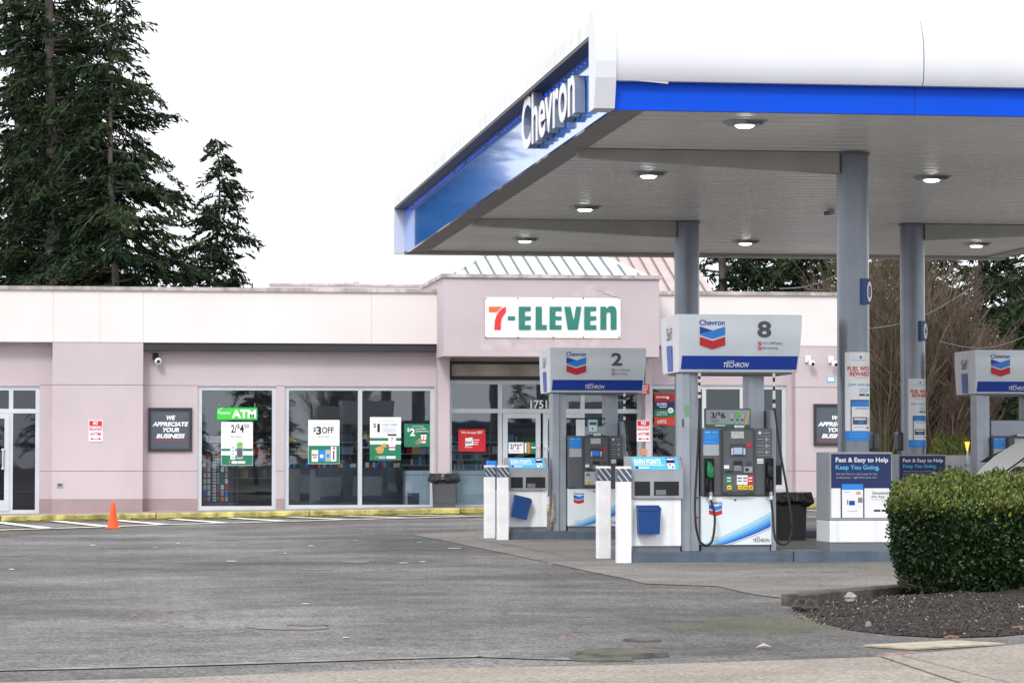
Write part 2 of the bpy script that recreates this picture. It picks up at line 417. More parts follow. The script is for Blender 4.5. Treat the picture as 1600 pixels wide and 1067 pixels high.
pad_pts += [(e.x+6, e.y+.9), (e.x+30, e.y+4), (30, 50.5), (14, 50.5), tuple(G(760, 829)[:2])]
sheet('concrete_pad', None, CONC, .006, pad_pts).build('concrete_pad', org=(0,0,0), kind='structure')
# expansion joints of the forecourt slab
JOINT = mat('slab_joint_tar', (.035, .034, .032), .9, var=.3)
mb = MB()
def strip(mb, a, b, w, m, dz, n=10):
    a = Vector(a[:2]); b = Vector(b[:2]); d = (b-a).normalized(); nn = Vector((-d.y, d.x))*w/2
    for i in range(n):
        p = a+(b-a)*(i/n); q = a+(b-a)*((i+1)/n)
        mb.add([(c.x, c.y, gz(c.x, c.y)+dz) for c in (p-nn, q-nn, q+nn, p+nn)], [(0,1,2,3)], m)
for k in range(5):
    y = 28.9+k*4.4
    xs = [G(1150,900).x, 12][0] if k == 0 else G(900, 880).x-1.2*k+1.6
    strip(mb, (max(xs, 2.2), y), (22, y), .018, JOINT, .008)
strip(mb, G(740, 842), G(880, 868), .02, JOINT, .008)
mb.build('slab_joints', org=(0,0,0), kind='structure')
sw = [tuple(G(a, b)[:2]) for a, b in [(-400,1090),(0,1075),(290,1067),(600,1054),(1000,1047),(1375,1034),(1600,1013),(1900,990)]]
sw += [(14, 6), (-10, 6)]
mb = sheet('pavement', None, SIDEW, .03, sw)
mb.build('pavement', org=(0,0,0), kind='structure')
mb = MB(); strip(mb, G(1375,1034), G(1510,1080), .012, MATS['kerb_moss'], .034); strip(mb, G(1410,1033), G(1590,1080), .006, JOINT, .034)
mb.build('pavement_joint', org=(0,0,0), kind='structure')

# yellow kerb, walkway and facade plane ---------------------------------------------------
YB = 60.6                       # facade plane of the lower walls
FP = Plane(YB)
kz = lambda X: gz(X, YB-2)
YK = YB-2.1                     # kerb front
mb = MB()
x = -14.0; k = 0
while x < 23:
    L = 3.0; a, b = x, x+L-.02
    z0 = kz(a); z1 = kz(b); h = .13
    prof = [(YK, -.05), (YK, h-.02), (YK+.02, h), (YK+.17, h), (YK+.17, -.05)]
    n = len(prof)
    vs = [(a, p[0], z0+p[1]) for p in prof]+[(b, p[0], z1+p[1]) for p in prof]
    mb.add(vs, [list(range(n-1,-1,-1)), list(range(n, 2*n))]+[(i, (i+1)%n, (i+1)%n+n, i+n) for i in range(n)], YKERB)
    x += L
mb.build('yellow_kerb', org=(0,0,0), kind='structure')
mb = MB(); x = -14.0
for i in range(37*4):
    a = -14+i*.25; w = .05+.09*abs(math.sin(i*1.7)*math.cos(i*.37))
    mb.add([(a, YK-w, gz(a, YK-w)+.005), (a+.25, YK-w*.8, gz(a, YK-w)+.005), (a+.25, YK-.004, gz(a, YK)+.02+.03*abs(math.sin(i*2.3+.9))), (a, YK-.004, gz(a, YK)+.02+.03*abs(math.sin(i*2.3)))], [(0,1,2,3)], MOSS)
mb.build('kerb_moss', org=(0,0,0), kind='stuff', label='dark green moss along the foot of the yellow kerb', cat='moss')
WALKC = mat('walkway_concrete', (.32, .29, .26), .85, var=.2, bump=.2)
mb = MB(); N = 20
vs = []; fs = []
for i in range(N+1):
    a = -14+37*i/N; vs += [(a, YK+.17, kz(a)+.128), (a, YB+.9, kz(a)+.14)]
for i in range(N): fs.append((2*i, 2*i+2, 2*i+3, 2*i+1))
mb.add(vs, fs, WALKC); mb.build('walkway', org=(0,0,0), kind='structure')
# parking lines
mb = MB()
pts = [G(-120, 832, .006), G(0, 828, .006), G(250, 820, .006), (G(500, 813, .006)), G(760, 806, .006)]
for a, b in zip(pts, pts[1:]): strip(mb, a, b, .50, MARKY, .012)
mb2 = mb; mb2.build('parking_edge_line', org=(0,0,0), kind='structure')
mb = MB()
for (a, b, c, d) in [(-60,808,40,831),(-20,811,78,826.5),(68,812.5,165,823.5),(165,812,275,820),(257,810.5,370,817.5),(351,810,460,815.5),(443,808.5,545,812.5),(530,807.5,635,810.5),(620,806,722,808)]:
    pass
for k in range(13):
    x0 = -115+k*92.5 if k < 12 else 0
    u = x0/750
    ya = 813.5-13*u*.75+.4; yb = 828-22*min(u+.13, 1)
    p = G(x0, ya); q = G(x0+98, 828.6-22.5*(x0+98)/750 if x0 < 700 else 806-.012*(x0-700))
    if k < 9: strip(mb, p, q, .26, MARK, .018, 8)
for (a, b, c, d) in [(1226,806,1290,809),(1262,797.5,1300,800),(1000,803,1100,808)]:
    strip(mb, G(a, b), G(c, d), .11, MARK, .010, 4)
mb.build('parking_bay_lines', org=(0,0,0), kind='structure')

# ================================================================== SHOP BUILDING
X = lambda px: FP.x(px, 650)
def Z(py, px=400): return FP.z(py, px)
X0, X1 = X(-260), X(1338)
ZTOP = FP.z(452, 0); ZTOP = Z(457, 400)
ZB0, ZB1 = Z(537, 400), ZTOP      # upper band
PROJ = .35                        # how far band, pilasters stand proud
YF = YB-PROJ
DEEP = 14.0
shop = thing('convenience_store', ((X0+X1)/2, YB, kz(0)), 'long low pink stucco convenience store with cream band, shop windows and projecting entrance', 'building')
def wallgrid(mb, xs0, xs1, z0, z1, holes, y, th, m):
    """wall slab with rectangular holes (x0,x1,z0,z1)"""
    xs = sorted({xs0, xs1, *[h[0] for h in holes], *[h[1] for h in holes]}); zs = sorted({z0, z1, *[h[2] for h in holes], *[h[3] for h in holes]})
    for a, b in zip(xs, xs[1:]):
        for c, d in zip(zs, zs[1:]):
            cx, cz = (a+b)/2, (c+d)/2
            if any(h[0] < cx < h[1] and h[2] < cz < h[3] for h in holes): continue
            mb.box(a, b, y, y+th, c, d, m)
ZG = -.35
W = {}   # window holes in pixels
W['a'] = (-200, 603, 62, 803)
W['b'] = (309, 603, 432, 797)
W['c'] = (445, 603.5, 679, 795)
W['e'] = (700, 594, 1003, 795)
W['f'] = (1014, 601.5, 1229, 764)
holes = []
for k, (a, b, c, d) in W.items():
    x0, x1 = X(a), X(c); z0 = FP.z(d, (a+c)/2 if a > 0 else 30); z1 = FP.z(b, (a+c)/2 if a > 0 else 30)
    W[k] = (x0, x1, z0, z1); holes.append((x0, x1, z0, z1))
ZBASE = Z(779, 250)
mb = MB(); wallgrid(mb, X0, X1, ZBASE, ZB0+.3, [(a, b, max(c, ZBASE), d) if d > ZBASE else (a, b, c, d) for a, b, c, d in holes], YB, .25, PINK)
mb.box(X1-.25, X1, YB+.25, YB+DEEP, ZG, ZTOP-.1, PINK)
mb.box(X0, X1, YB+DEEP-.25, YB+DEEP, ZG, ZTOP-.1, PINK)
mb.build('wall', shop)
mb = MB()
hs = [h for h in holes if h[2] < ZBASE]
wallgrid(mb, X0, X1, ZG, ZBASE, [(a, b, c, ZBASE) for a, b, c, d in hs], YB+.003, .25, PINKD)
# pilaster bases
mb.box(X(82), X(223), YF+.003, YB, ZG, ZBASE, PINKD)
mb.box(X(1237), X1-.02, YF+.003, YB, ZG, ZBASE-.0, PINKD)
mb.build('base_band', shop)
for (a, b) in ((82, 223), (1237, 1338)):
    mb = MB(); xb = X(b) - (.02 if b > 1300 else 0)
    g1, g2 = Z(601.5, 150), Z(735.5, 150)
    z = ZBASE
    for zz in (g2, g1, ZB0):
        mb.box(X(a), xb, YF, YB, z+.0, zz-.012, PINK); mb.box(X(a), xb, YF+.012, YB, zz-.012, zz+.0, GROOVE); z = zz
    mb.build('pilaster', shop)
mb = MB()   # horizontal reveals of the recessed wall
for py in (601.5, 735.5):
    zz = Z(py, 250)
    segs = [(-260, -200) , (62, 82), (223, 309), (432, 445), (1229, 1237)] if py > 700 else [(62, 82), (223, 309), (432, 445), (1003, 1014)]
    for a, b in segs:
        mb = MB(); mb.box(X(a), X(b), YB-.004, YB, zz-.012, zz, GROOVE); mb.build('wall_reveal', shop)
# band (parapet) left and right of the portico
YP = YB-1.55                      # portico front
px0, px1 = Plane(YP).x(693, 500), Plane(YP).x(1030, 500)
for (a, b) in ((X0, X(681)), (px1-.05, X1)):
    mb = MB(); mb.box(a, b, YF, YF+.6, ZB0, ZB1, BAND)
    if a == X0:
        for px in (82, 155, 223, 580): mb.box(Plane(YF).x(px), Plane(YF).x(px)+.008, YF-.002, YF, ZB0, ZB1, PINK)
    mb.build('fascia_band', shop)
    mb = MB(); mb.box(a, b, YF-.05, YF+.65, ZB1, ZB1+.075, COPE)
    mb.build('coping', shop)
mb = MB(); mb.box(X(223)+.0, X(681), YF+.04, YB-.002, ZB0-.155, ZB0-.004, DARK); mb.build('soffit_trim', shop)
mb = MB(); mb.box(X0, X1, YB+.25, YB+DEEP-.25, ZB1-.55, ZB1-.45, COPE); mb.build('roof_deck', shop)
# portico
PP = Plane(YP)
pz0, pz1 = PP.z(557, 860), PP.z(435, 860)
xl, xr = px0, px1
mb = MB(); mb.box(xl, xr, YP, YP+.25, pz0, pz1, PINK); mb.box(xl, xl+.25, YP+.25, YB+2.6, pz0, pz1, PINK); mb.box(xr-.25, xr, YP+.25, YB+2.6, pz0, pz1, PINK)
mb.box(xl+.25, xr-.25, YP+.25, YB, pz0+.03, pz0+.08, BAND)
mb.build('portico', shop)
# return of the left end of the portico down to the wall (narrow pier beside the entrance)
for a, b in ((681, 699), (1003, 1012)):
    mb = MB(); mb.box(X(a), X(b), YB-.42, YB-.002, ZBASE, pz0+.3, PINK); mb.box(X(a), X(b), YB-.42, YB-.002, ZG, ZBASE, PINKD)
    mb.build('entrance_pier', shop)
mb = MB(); mb.box(xl-.05, xr+.05, YP-.05, YP+.3, pz1, pz1+.075, COPE); mb.box(xl-.05, xl+.3, YP+.3, YB+2.6, pz1, pz1+.075, COPE); mb.box(xr-.3, xr+.05, YP+.3, YB+2.6, pz1, pz1+.075, COPE)
mb.build('portico_coping', shop)
# stain and crack on the portico above the banner
mb = MB(); PS = Plane(YP)
CRK = mat('crack_stain', (.30, .235, .25), .9, var=.2); PATCH = mat('faded_stucco_patch', (.55, .46, .475), .9, var=.1, vscale=4)
pts = [(925,449),(932,455),(938,453),(944,459),(952,460),(958,463),(965,464)]
for (a, b), (c, d) in zip(pts, pts[1:]): PS.pt(mb, [(a, b+1.2), (c, d+1.2), (c, d), (a, b)], CRK, .004)
arc = [(893+14*math.cos(t)+30, 464-22*math.sin(t)) for t in [i*math.pi/14 for i in range(15)]]
PS.pt(mb, [(893,464),(965,464),(955,455),(940,447),(925,444),(912,448),(901,455)], PATCH, .002)
PS.rect(mb, 751, 496, 973, 548, PATCH, off=.002)
mb.build('stucco_patch', shop)
# hipped metal roof over the entrance + pink metal roof behind it
ROOFG = mat('pale_green_metal_roof', (.60, .68, .69), .4, metal=.1, var=.05); RIBG = mat('roof_seam_grey_green', (.12, .15, .15), .5)
ROOFP = mat('pale_pink_metal_roof', (.46, .37, .35), .5, var=.06); RIBP = mat('roof_seam_brown', (.16, .13, .125), .5)
def hip(name, ya, yb, pxl, pxr, pyb, pxl2, pxr2, pyt, m, ribm, nr, slant):
    A = Plane(ya); B = Plane(yb)
    zb = A.z(pyb, 850); zt = B.z(pyt, 850)
    bl, br = A.x(pxl, pyb), A.x(pxr, pyb); tl, tr = B.x(pxl2, pyt), B.x(pxr2, pyt)
    hrise = (zt-zb)
    f = [Vector((bl, ya, zb)), Vector((br, ya, zb)), Vector((tr, yb, zt)), Vector((tl, yb, zt))]
    back = 2*yb-ya
    mb = MB(); mb.add([*f, (bl, back, zb), (br, back, zb)], [(0,1,2,3), (0,3,4), (1,5,2), (4,3,2,5), (0,4,5,1)], m)
    o = mb.build(name, shop)
    mb = MB()
    for i in range(nr):      # standing seams: run straight up the slope, cut off at the hips
        xb = bl+(br-bl)*(i+.5)/nr
        if xb < tl: t = (xb-bl)/(tl-bl)
        elif xb > tr: t = (br-xb)/(br-tr)
        else: t = 1
        sx = 0.0
        p = Vector((xb, ya, zb)); q = Vector((xb, ya+(yb-ya)*t, zb+(zt-zb)*t))
        mb.tube([p+Vector((0, 0, .02)), q+Vector((0, 0, .02))], .022, ribm, n=4)
    mb.build('roof_seam', o)
    mb = MB()
    mb.tube([f[0], f[3]], .06, m, n=6); mb.tube([f[1], f[2]], .06, m, n=6); mb.build('hip_cap', o)
    return o
# near edge sits just behind the portico coping; the ridge is about two metres higher and hidden by the canopy
ya = YP+.35; yb_ = YB+4.0
Aa = Plane(ya); 
def hip_px():
    # slope of the hip in the photograph: from (700,432) to (762,397) and (1010,432) to (930,397)
    k = 1.55
    return 702, 1010, 432, 702+62*k, 1010-80*k, 432-35*k
hip('hip_roof', YP+.4, YP+3.6, *hip_px(), ROOFG, RIBG, 15, 0)
# pink roof behind, right
mb = MB()
ya2, yb2 = YB+3, YB+7
q = [P(915, 462, ya2), P(1120, 462, ya2), P(1060, 372, yb2), P(900, 372, yb2)]
z_a, z_b = q[0].z, q[3].z
q = [Vector((q[0].x, ya2, z_a)), Vector((q[1].x, ya2, z_a)), Vector((q[2].x, yb2, z_b)), Vector((q[3].x, yb2, z_b))]
mb.add([*q, (q[3].x, 2*yb2-ya2, z_a), (q[2].x, 2*yb2-ya2, z_a)], [(0,1,2,3), (3,2,5,4), (0,3,4), (1,5,2)], ROOFP)
ro = mb.build('rear_roof', shop)
mb = MB()
for i in range(11):
    xa = q[0].x+(q[1].x-q[0].x)*(i+.3)/11; t = 1.0 if xa < q[2].x else max(0, (q[1].x-xa)/(q[1].x-q[2].x))
    mb.tube([Vector((xa, ya2, z_a+.02)), Vector((xa, ya2+(yb2-ya2)*t, z_a+(z_b-z_a)*t+.02))], .022, RIBP, n=4)
mb.build('roof_seam', ro)
# set-back parapet behind the left band
QB = Plane(YB+6)
mb = MB(); a, b, c, d = QB.box(421, 446, 720, 500); mb.box(a, b, YB+6, YB+6.3, c, QB.z(447, 550), BAND); mb.box(a, b, YB+5.95, YB+6.35, QB.z(447, 550), QB.z(443.5, 550), COPE)
mb.build('set_back_parapet', shop)
mb = MB(); vp = P(550, 446, YB+7); mb.cyl(vp.x, vp.y, vp.z-.9, vp.z+.02, .10, COPE, 14); mb.cyl(vp.x, vp.y, vp.z+.02, vp.z+.10, .2, COPE, 14, .14); mb.build('roof_vent', shop)

# windows ----------------------------------------------------------------------------------
def window(key, vert, horiz, glass, fw=.085, skip=()):
    """frame with mullions at pixel columns/rows and one pane per opening"""
    x0, x1, z0, z1 = W[key]; y = YB+.05
    mb = MB(); xs = [x0]+[X(v) for v in vert]+[x1]
    mb.box(x0, x1, y, y+.12, z1-fw, z1, ALU); mb.box(x0, x1, y, y+.12, z0, z0+fw, ALU)
    for i, xx in enumerate(xs):
        if i == 0: mb.box(xx, xx+fw, y, y+.12, z0+fw, z1-fw, ALU)
        elif i == len(xs)-1: mb.box(xx-fw, xx, y, y+.12, z0+fw, z1-fw, ALU)
        else: mb.box(xx-fw/2, xx+fw/2, y, y+.12, z0+fw, z1-fw, ALU)
    for h in horiz:
        zz = FP.z(h, 850); 
        for a, b in zip(xs, xs[1:]): mb.box(a+fw*(1 if a == x0 else .5), b-fw*(1 if b == x1 else .5), y+.002, y+.118, zz-fw/2, zz+fw/2, ALU)
    f = mb.build('window', shop)
    for k, (a, b) in enumerate(zip(xs, xs[1:])):
        if k in skip: continue
        g = MB(); g.quad(a+.03, b-.03, z0+.03, z1-.03, y+.06, glass); g.build('pane', f)
    return f
window('a', (17,), (), GLASSD)
window('b', (), (), GLASS)
window('c', (563,), (), GLASS)
window('e', (782, 911), (), GLASS, skip=(1,))
window('f', (1101, 1160), (), GLASSD, skip=(0,))  # dark ceiling reflection is put into the glass colour
x0, x1, z0, z1 = W['f']
g = MB(); g.quad(x0+.03, X(1101)-.03, z0+.03, z1-.03, YB+.11, GLASSD); g.build('pane', shop)
# left shop door leaf + transoms
x0, x1, z0, z1 = W['a']
mb = MB(); zt = FP.z(642, 30)
mb.box(x0, x1, YB+.04, YB+.18, zt-.045, zt+.045, ALU); mb.build('transom', shop)
def door(xa, xb, z0, z1, hx, glass):
    mb = MB(); w = .10; y = YB+.03
    mb.box(xa, xa+w, y, y+.06, z0, z1, ALU); mb.box(xb-w, xb, y, y+.06, z0, z1, ALU)
    mb.box(xa+w, xb-w, y, y+.06, z0, z0+.22, ALU); mb.box(xa+w, xb-w, y, y+.06, z1-w, z1, ALU)
    d = mb.build('door', shop)
    mb = MB(); mb.quad(xa+w, xb-w, z0+.22, z1-w, y+.03, glass); mb.build('pane', d)
    mb = MB(); mb.tube([(hx, y-.06, z0+.85), (hx, y-.06, z0+1.25)], .016, ALU, 8); mb.box(hx-.03, hx+.03, y-.06, y, z0+.84, z0+.88, ALU); mb.box(hx-.03, hx+.03, y-.06, y, z0+1.22, z0+1.26, ALU)
    mb.build('handle', d)
door(X(-80), X(15), z0+.06, zt-.05, X(5), GLASSD)
x0, x1, z0, z1 = W['e']
zt = FP.z(642, 850)
mb = MB(); mb.box(x0, x1, YB+.04, YB+.18, zt-.045, zt+.045, ALU)
mb.build('transom', shop)
g = MB(); g.quad(X(782), X(911), zt, z1-.03, YB+.12, GLASS); g.build('pane', shop)
door(X(786), X(845), z0+.04, zt-.05, X(841), GLASS)
door(X(849), X(908), z0+.04, zt-.05, X(853), GLASS)
# sign box above the entrance
mb = MB(); mb.box(X(700), X(1003), YB-.06, YB-.003, z1+.0, FP.z(565, 850), DARK); sb = mb.build('blank_sign_box', shop)
mb = MB(); GP = mat('grimy_beige_panel', (.36, .33, .30), .7, var=.2, vscale=2)
mb.box(X(705), X(996), YB-.075, YB-.062, FP.z(588, 850), FP.z(566, 850)-.05, GP); mb.build('panel', sb)
# address number on the transom glass
mb = MB(); FP.txt(mb, '17519', 829, 625, 866, 638, WHITEP, off=-.045, bold=.02); mb.build('address_number', shop)

# interior ------------------------------------------------------------------------------
INT = mat('interior_wall', (.10, .10, .115), .9); FLI = mat('interior_floor', (.10, .10, .105), .4)
mb = MB(); yb = YB+7
mb.quad(X(66), X(1330), -.1, ZB1-.7, yb, INT); mb.add([(X(66), YB+.25, .12), (X(1330), YB+.25, .12), (X(1330), yb, .12), (X(66), yb, .12)], [(0,1,2,3)], FLI)
mb.add([(X(66), YB+.25, 3.3), (X(1330), YB+.25, 3.3), (X(1330), yb, 3.3), (X(66), yb, 3.3)], [(3,2,1,0)], INT)
for px in (66, 1330): mb.add([(X(px), YB+.25, -.1), (X(px), yb, -.1), (X(px), yb, 3.3), (X(px), YB+.25, 3.3)], [(0,1,2,3)], INT)
mb.build('interior_lining', shop)
def tag(o, label, cat, group=None):
    o['label'] = label; o['category'] = cat
    if group: o['group'] = group
TUBE = mat('shop_ceiling_tube', (.8, .8, .78), .4, emit=(1, .97, .9), estr=9)
for k, (px, yy_) in enumerate(((330, 2.5), (400, 4.5), (500, 2.5), (620, 4.5), (735, 2.5), (870, 4.5), (1120, 3.5))):
    mb = MB(); cx = X(px); mb.box(cx-.6, cx+.6, YB+yy_, YB+yy_+.14, 3.2, 3.26, TUBE); mb.build('ceiling_tube', shop)
# card rack behind window b
YI = YB+.55; IP = Plane(YI)
rk = thing('gift_card_rack', (IP.x(345), YI, .1), 'dark rack full of small white and red gift cards inside the left shop window', 'rack')
mb = MB(); IP.rect(mb, 316, 680, 364, 788, DARK, .02, -.05); IP.rect(mb, 317, 785, 366, 797, CHARL, .3, -.2); mb.build('back_board', rk)
mb = MB(); IP.rect(mb, 322, 681, 350, 691, WHITEP, .01, .01); IP.txt(mb, 'BUY GIFT', 332, 684, 348, 689, REDP, .022, .01); mb.disc(IP.x(327), IP.z(686), YI-.022, .03, REDP, r0=.018); IP.rect(mb, 332, 693, 342, 706, LGREYP, .01, .01); IP.rect(mb, 332, 706, 342, 710, ORANGEP, .01, .01); mb.build('header_sign', rk)
mb = MB(); cols = [WHITEP, LGREYP, REDP, GREENP, BLUEL, ORANGEP, WHITEP, CHARL]
for j in range(8):
    for i, px in enumerate((318, 324, 332.5, 338.5, 345, 351.5)):
        if i >= 4 and j < 2: continue
        m = WHITEP if i == 2 else random.choice(cols)
        py = 711+j*9.2
        IP.rect(mb, px, py, px+4.6, py+7.6, m, .008, .01)
        if i in (2, 3): mb.disc(IP.x(px+2.3, py+4), IP.z(py+4, px), YI-.021, .022, GREYP)
mb.build('gift_cards', rk)
# low counters with goods seen through window c
for (a, b, c, d, lab, nm) in ((445, 700, 560, 792, 'dark sales counter with small packets along its top behind the middle window', 'sales_counter'), (568, 700, 632, 792, 'grey counter stocked with packets behind the right window beside the white freezer', 'sales_counter')):
    th = thing(nm, (X((a+c)/2), YB+1.2, .1), lab, 'counter')
    q = Plane(YB+1.2); CNT = mat('counter_laminate', (.105, .115, .13), .5, var=.2)
    mb = MB(); q.rect(mb, a, 730, c, d, CNT, .6, -.6); mb.build('body', th)
    mb = MB(); px = a+3
    while px < c-6:
        w = random.uniform(2.5, 5.5); hh = random.uniform(5, 9)
        q.rect(mb, px, 730-hh, px+w, 730, random.choice(cols+[BLUEP, SKYP, CHAR]), .08, -.1); px += w+.6
    mb.build('packets', th)
# white freezers
FRZ = mat('freezer_white_enamel', (.75, .90, .95), .35, var=.06)
for (a, b, lab) in ((634, 688, 'pale chest freezer with a dark grille behind the right window'), (700, 757, 'pale glass-fronted chest freezer behind the entrance side window')):
    q = Plane(YB+.5); th = thing('chest_freezer', (X((a+b)/2), YB+.5, .12), lab, 'freezer')
    mb = MB(); q.rect(mb, a, 735, b, 792, FRZ, .55, -.6); q.rect(mb, a, 741, b, 742.5, LGREYP, off=.001-.05+.0); mb.build('body', th)
    mb = MB(); q.rect(mb, a+3, 770 if a < 650 else 744, a+21 if a < 650 else a+14, 790, GREYP if a < 650 else SKYP, .01, -.045); mb.build('grille' if a < 650 else 'glass_panel', th)
# shelf unit and poster inside the entrance glass
q = Plane(YB+1.6); th = thing('display_shelf', (X(735), YB+1.6, .1), 'pale wire shelf of bottles behind the entrance side window', 'shelf')
mb = MB()
for py in (703, 717, 733): q.rect(mb, 702, py, 756, py+2.2, LGREYP, .4, -.4)
mb.build('board', th)
mb = MB()
for py in (703, 717, 733):
    px = 704; mb = MB()
    while px < 753: q.rect(mb, px, py-8, px+2.4, py, random.choice([LGREYP, WHITEP, SKYP, GREYP]), .05, -.2); px += 3.4
    mb.build('goods', th)
for k, (a, c, dY, lab) in enumerate(((450, 556, 3.4, 'long aisle shelf of coloured goods deep inside the middle window'), (572, 676, 3.6, 'long aisle shelf of coloured goods deep inside the right coffee poster window'), (704, 900, 4.2, 'long aisle shelf of coloured goods deep behind the entrance'), (366, 430, 3.0, 'aisle shelf of goods deep inside the left ATM window'))):
    q = Plane(YB+dY); th = thing('aisle_shelf', (q.x((a+c)/2), q.Y, .1), lab, 'shelf', 'aisle shelves inside the shop')
    mb = MB(); q.rect(mb, a, 675, c, 790, DARK, .05, -.4)
    for py in (690, 708, 726, 746): q.rect(mb, a, py, c, py+1.6, LGREYP, .3, -.3)
    mb.build('frame', th)
    for py in (690, 708, 726, 746):
        mb = MB(); px = a+1
        while px < c-4:
            w = random.uniform(2.0, 6.0); n_ = random.randint(1, 4); m_ = random.choice([CHAR, CHARL, LGREYP, GREYP, NAVY, GREYP, GREENP, WHITEP, REDP, SKYP, YEL, LGREYP, CHARL, BLUEP]); hh = random.uniform(7, 13)
            for _ in range(n_):
                if px < c-4: q.rect(mb, px, py-hh, px+w, py, m_, .1, -.15)
                px += w+.4
            px += random.choice((0, 0, 2))
        mb.build('goods', th)
# red fuel cans
CAN = mat('red_can_plastic', (.72, .03, .02), .35)
for i, (a, b, c, d, lab) in enumerate([(393, 694, 408, 711, 'red plastic fuel can on display behind the ATM window, the upper and larger one'), (403, 707, 416, 724, 'small red fuel can with yellow spout below the larger red can')]):
    q = Plane(YB+.9); mb = MB(); x_0, x_1, z_0, z_1 = q.box(a, b, c, d)
    mb.bbox(x_0, x_1, q.Y, q.Y+.16, z_0, z_1-.05, CAN, .03); mb.tube([(x_0+.03, q.Y+.08, z_1-.05), (x_0+.05, q.Y+.08, z_1), (x_1-.06, q.Y+.08, z_1), (x_1-.04, q.Y+.08, z_1-.05)], .014, CAN, 6)
    mb.tube([(x_1-.05, q.Y+.08, z_1-.06), (x_1+.0, q.Y+.08, z_1+.02)], .014, YEL, 6)
    mb.build('fuel_can', label=lab, cat='fuel can')
# thin dark shelf they stand on
mb = MB(); q = Plane(YB+.9); q.rect(mb, 370, 724, 428, 727, CHARL, .35, -.35); q.rect(mb, 391, 711, 430, 712.2, CHARL, .3, -.3)
q.rect(mb, 426, 727, 428, 793, CHARL, .05, -.2); q.rect(mb, 370, 727, 372, 793, CHARL, .05, -.2)
mb.build('stock_shelf', label='dark stock shelf under the red fuel cans behind the left window', cat='shelf')

# ------------------------------------------------------------------ posters in the windows
def poster(name, label, cat, Y, x0, y0, x1, y1, base, fn, t=.006, group=None):
    q = Plane(Y); mb = MB(); q.rect(mb, x0, y0, x1, y1, base, t, 0)
    fn(mb, q, .002+t); return mb.build(name, label=label, cat=cat, group=group)
YW = YB+.10
def f(mb, q, o):
    q.txt(mb, '2/', 361, 663.5, 370, 676, BLACKP, o, .02); q.txt(mb, '$', 370.5, 662, 374.5, 670, BLACKP, o, .01); q.txt(mb, '4', 374.5, 663, 381, 676, BLACKP, o, .03); q.txt(mb, '50', 381.5, 662.5, 389, 668.5, BLACKP, o, .01)
    q.txt(mb, 'Mix & Match', 361, 681, 378, 683, GREYP, o, .01); q.txt(mb, 'Celsius and', 359, 684, 379, 686, LGREYP, o); q.txt(mb, 'Celsius Essentials', 356, 687, 379, 689, LGREYP, o)
    q.rect(mb, 346, 700.5, 394.5, 704.5, GREENP, off=o); q.rect(mb, 346, 711, 394.5, 726.5, GREENP, off=o)
    q.rect(mb, 360, 696, 367.5, 717.5, WHITEP, .003, o+.001); q.rect(mb, 369.5, 692, 379.5, 717, LGREYP, .003, o+.001); q.rect(mb, 370.5, 700, 378.5, 714, GREYP, off=o+.006)
    for k in range(4): q.rect(mb, 361.5, 698+k*5, 366, 700.5+k*5, LGREYP, off=o+.006)
    mb.disc(q.x(375), q.z(694.5), q.Y-o-.007, .05, mat('leaf_green_print', (.12, .55, .05), .5))
    q.txt(mb, '7', 357, 719.5, 361, 724, ORANGEP, o+.002, .03, .3); q.rect(mb, 362, 720, 370, 724, WHITEP, off=o+.002); q.rect(mb, 371, 720.3, 383, 723.7, WHITEP, off=o+.002)
poster('window_poster', 'white and green price poster 2/$4.50 under the green ATM sign', 'poster', YW, 345.5, 659, 395, 727, WHITEP, f)
def f(mb, q, o):
    q.txt(mb, 'ATM', 362, 640, 400, 653, WHITEP, o, .045); q.txt(mb, 'TRANSFAC', 342, 643, 361, 647.5, WHITEP, o, .01, .3)
    mb.tube([(q.x(340), q.Y-o-.003, q.z(647)), (q.x(343), q.Y-o-.003, q.z(641)), (q.x(348), q.Y-o-.003, q.z(638))], .006, WHITEP, 5)
    for px in (342, 398): mb.tube([(q.x(px), q.Y-o, q.z(637)), (q.x(px), q.Y-o, q.z(631))], .008, STEEL, 5)
ATMG = mat('lit_green_acrylic', (.04, .45, .03), .4, var=.12, vscale=2.5, emit=(.03, .55, .06), estr=.35); GRD = GREENP
def f2(mb, q, o):
    q.rect(mb, 339, 637.5, 401, 655, ATMG, off=o-.001); f(mb, q, o+.001)
poster('atm_sign', 'bright green lit sign reading ATM hanging in the left shop window', 'sign', YB+.09, 337.5, 636, 402.5, 656.5, GRD, f2, .03)
CANP = [WHITEP, BLUEL, LGREYP, WHITEP]
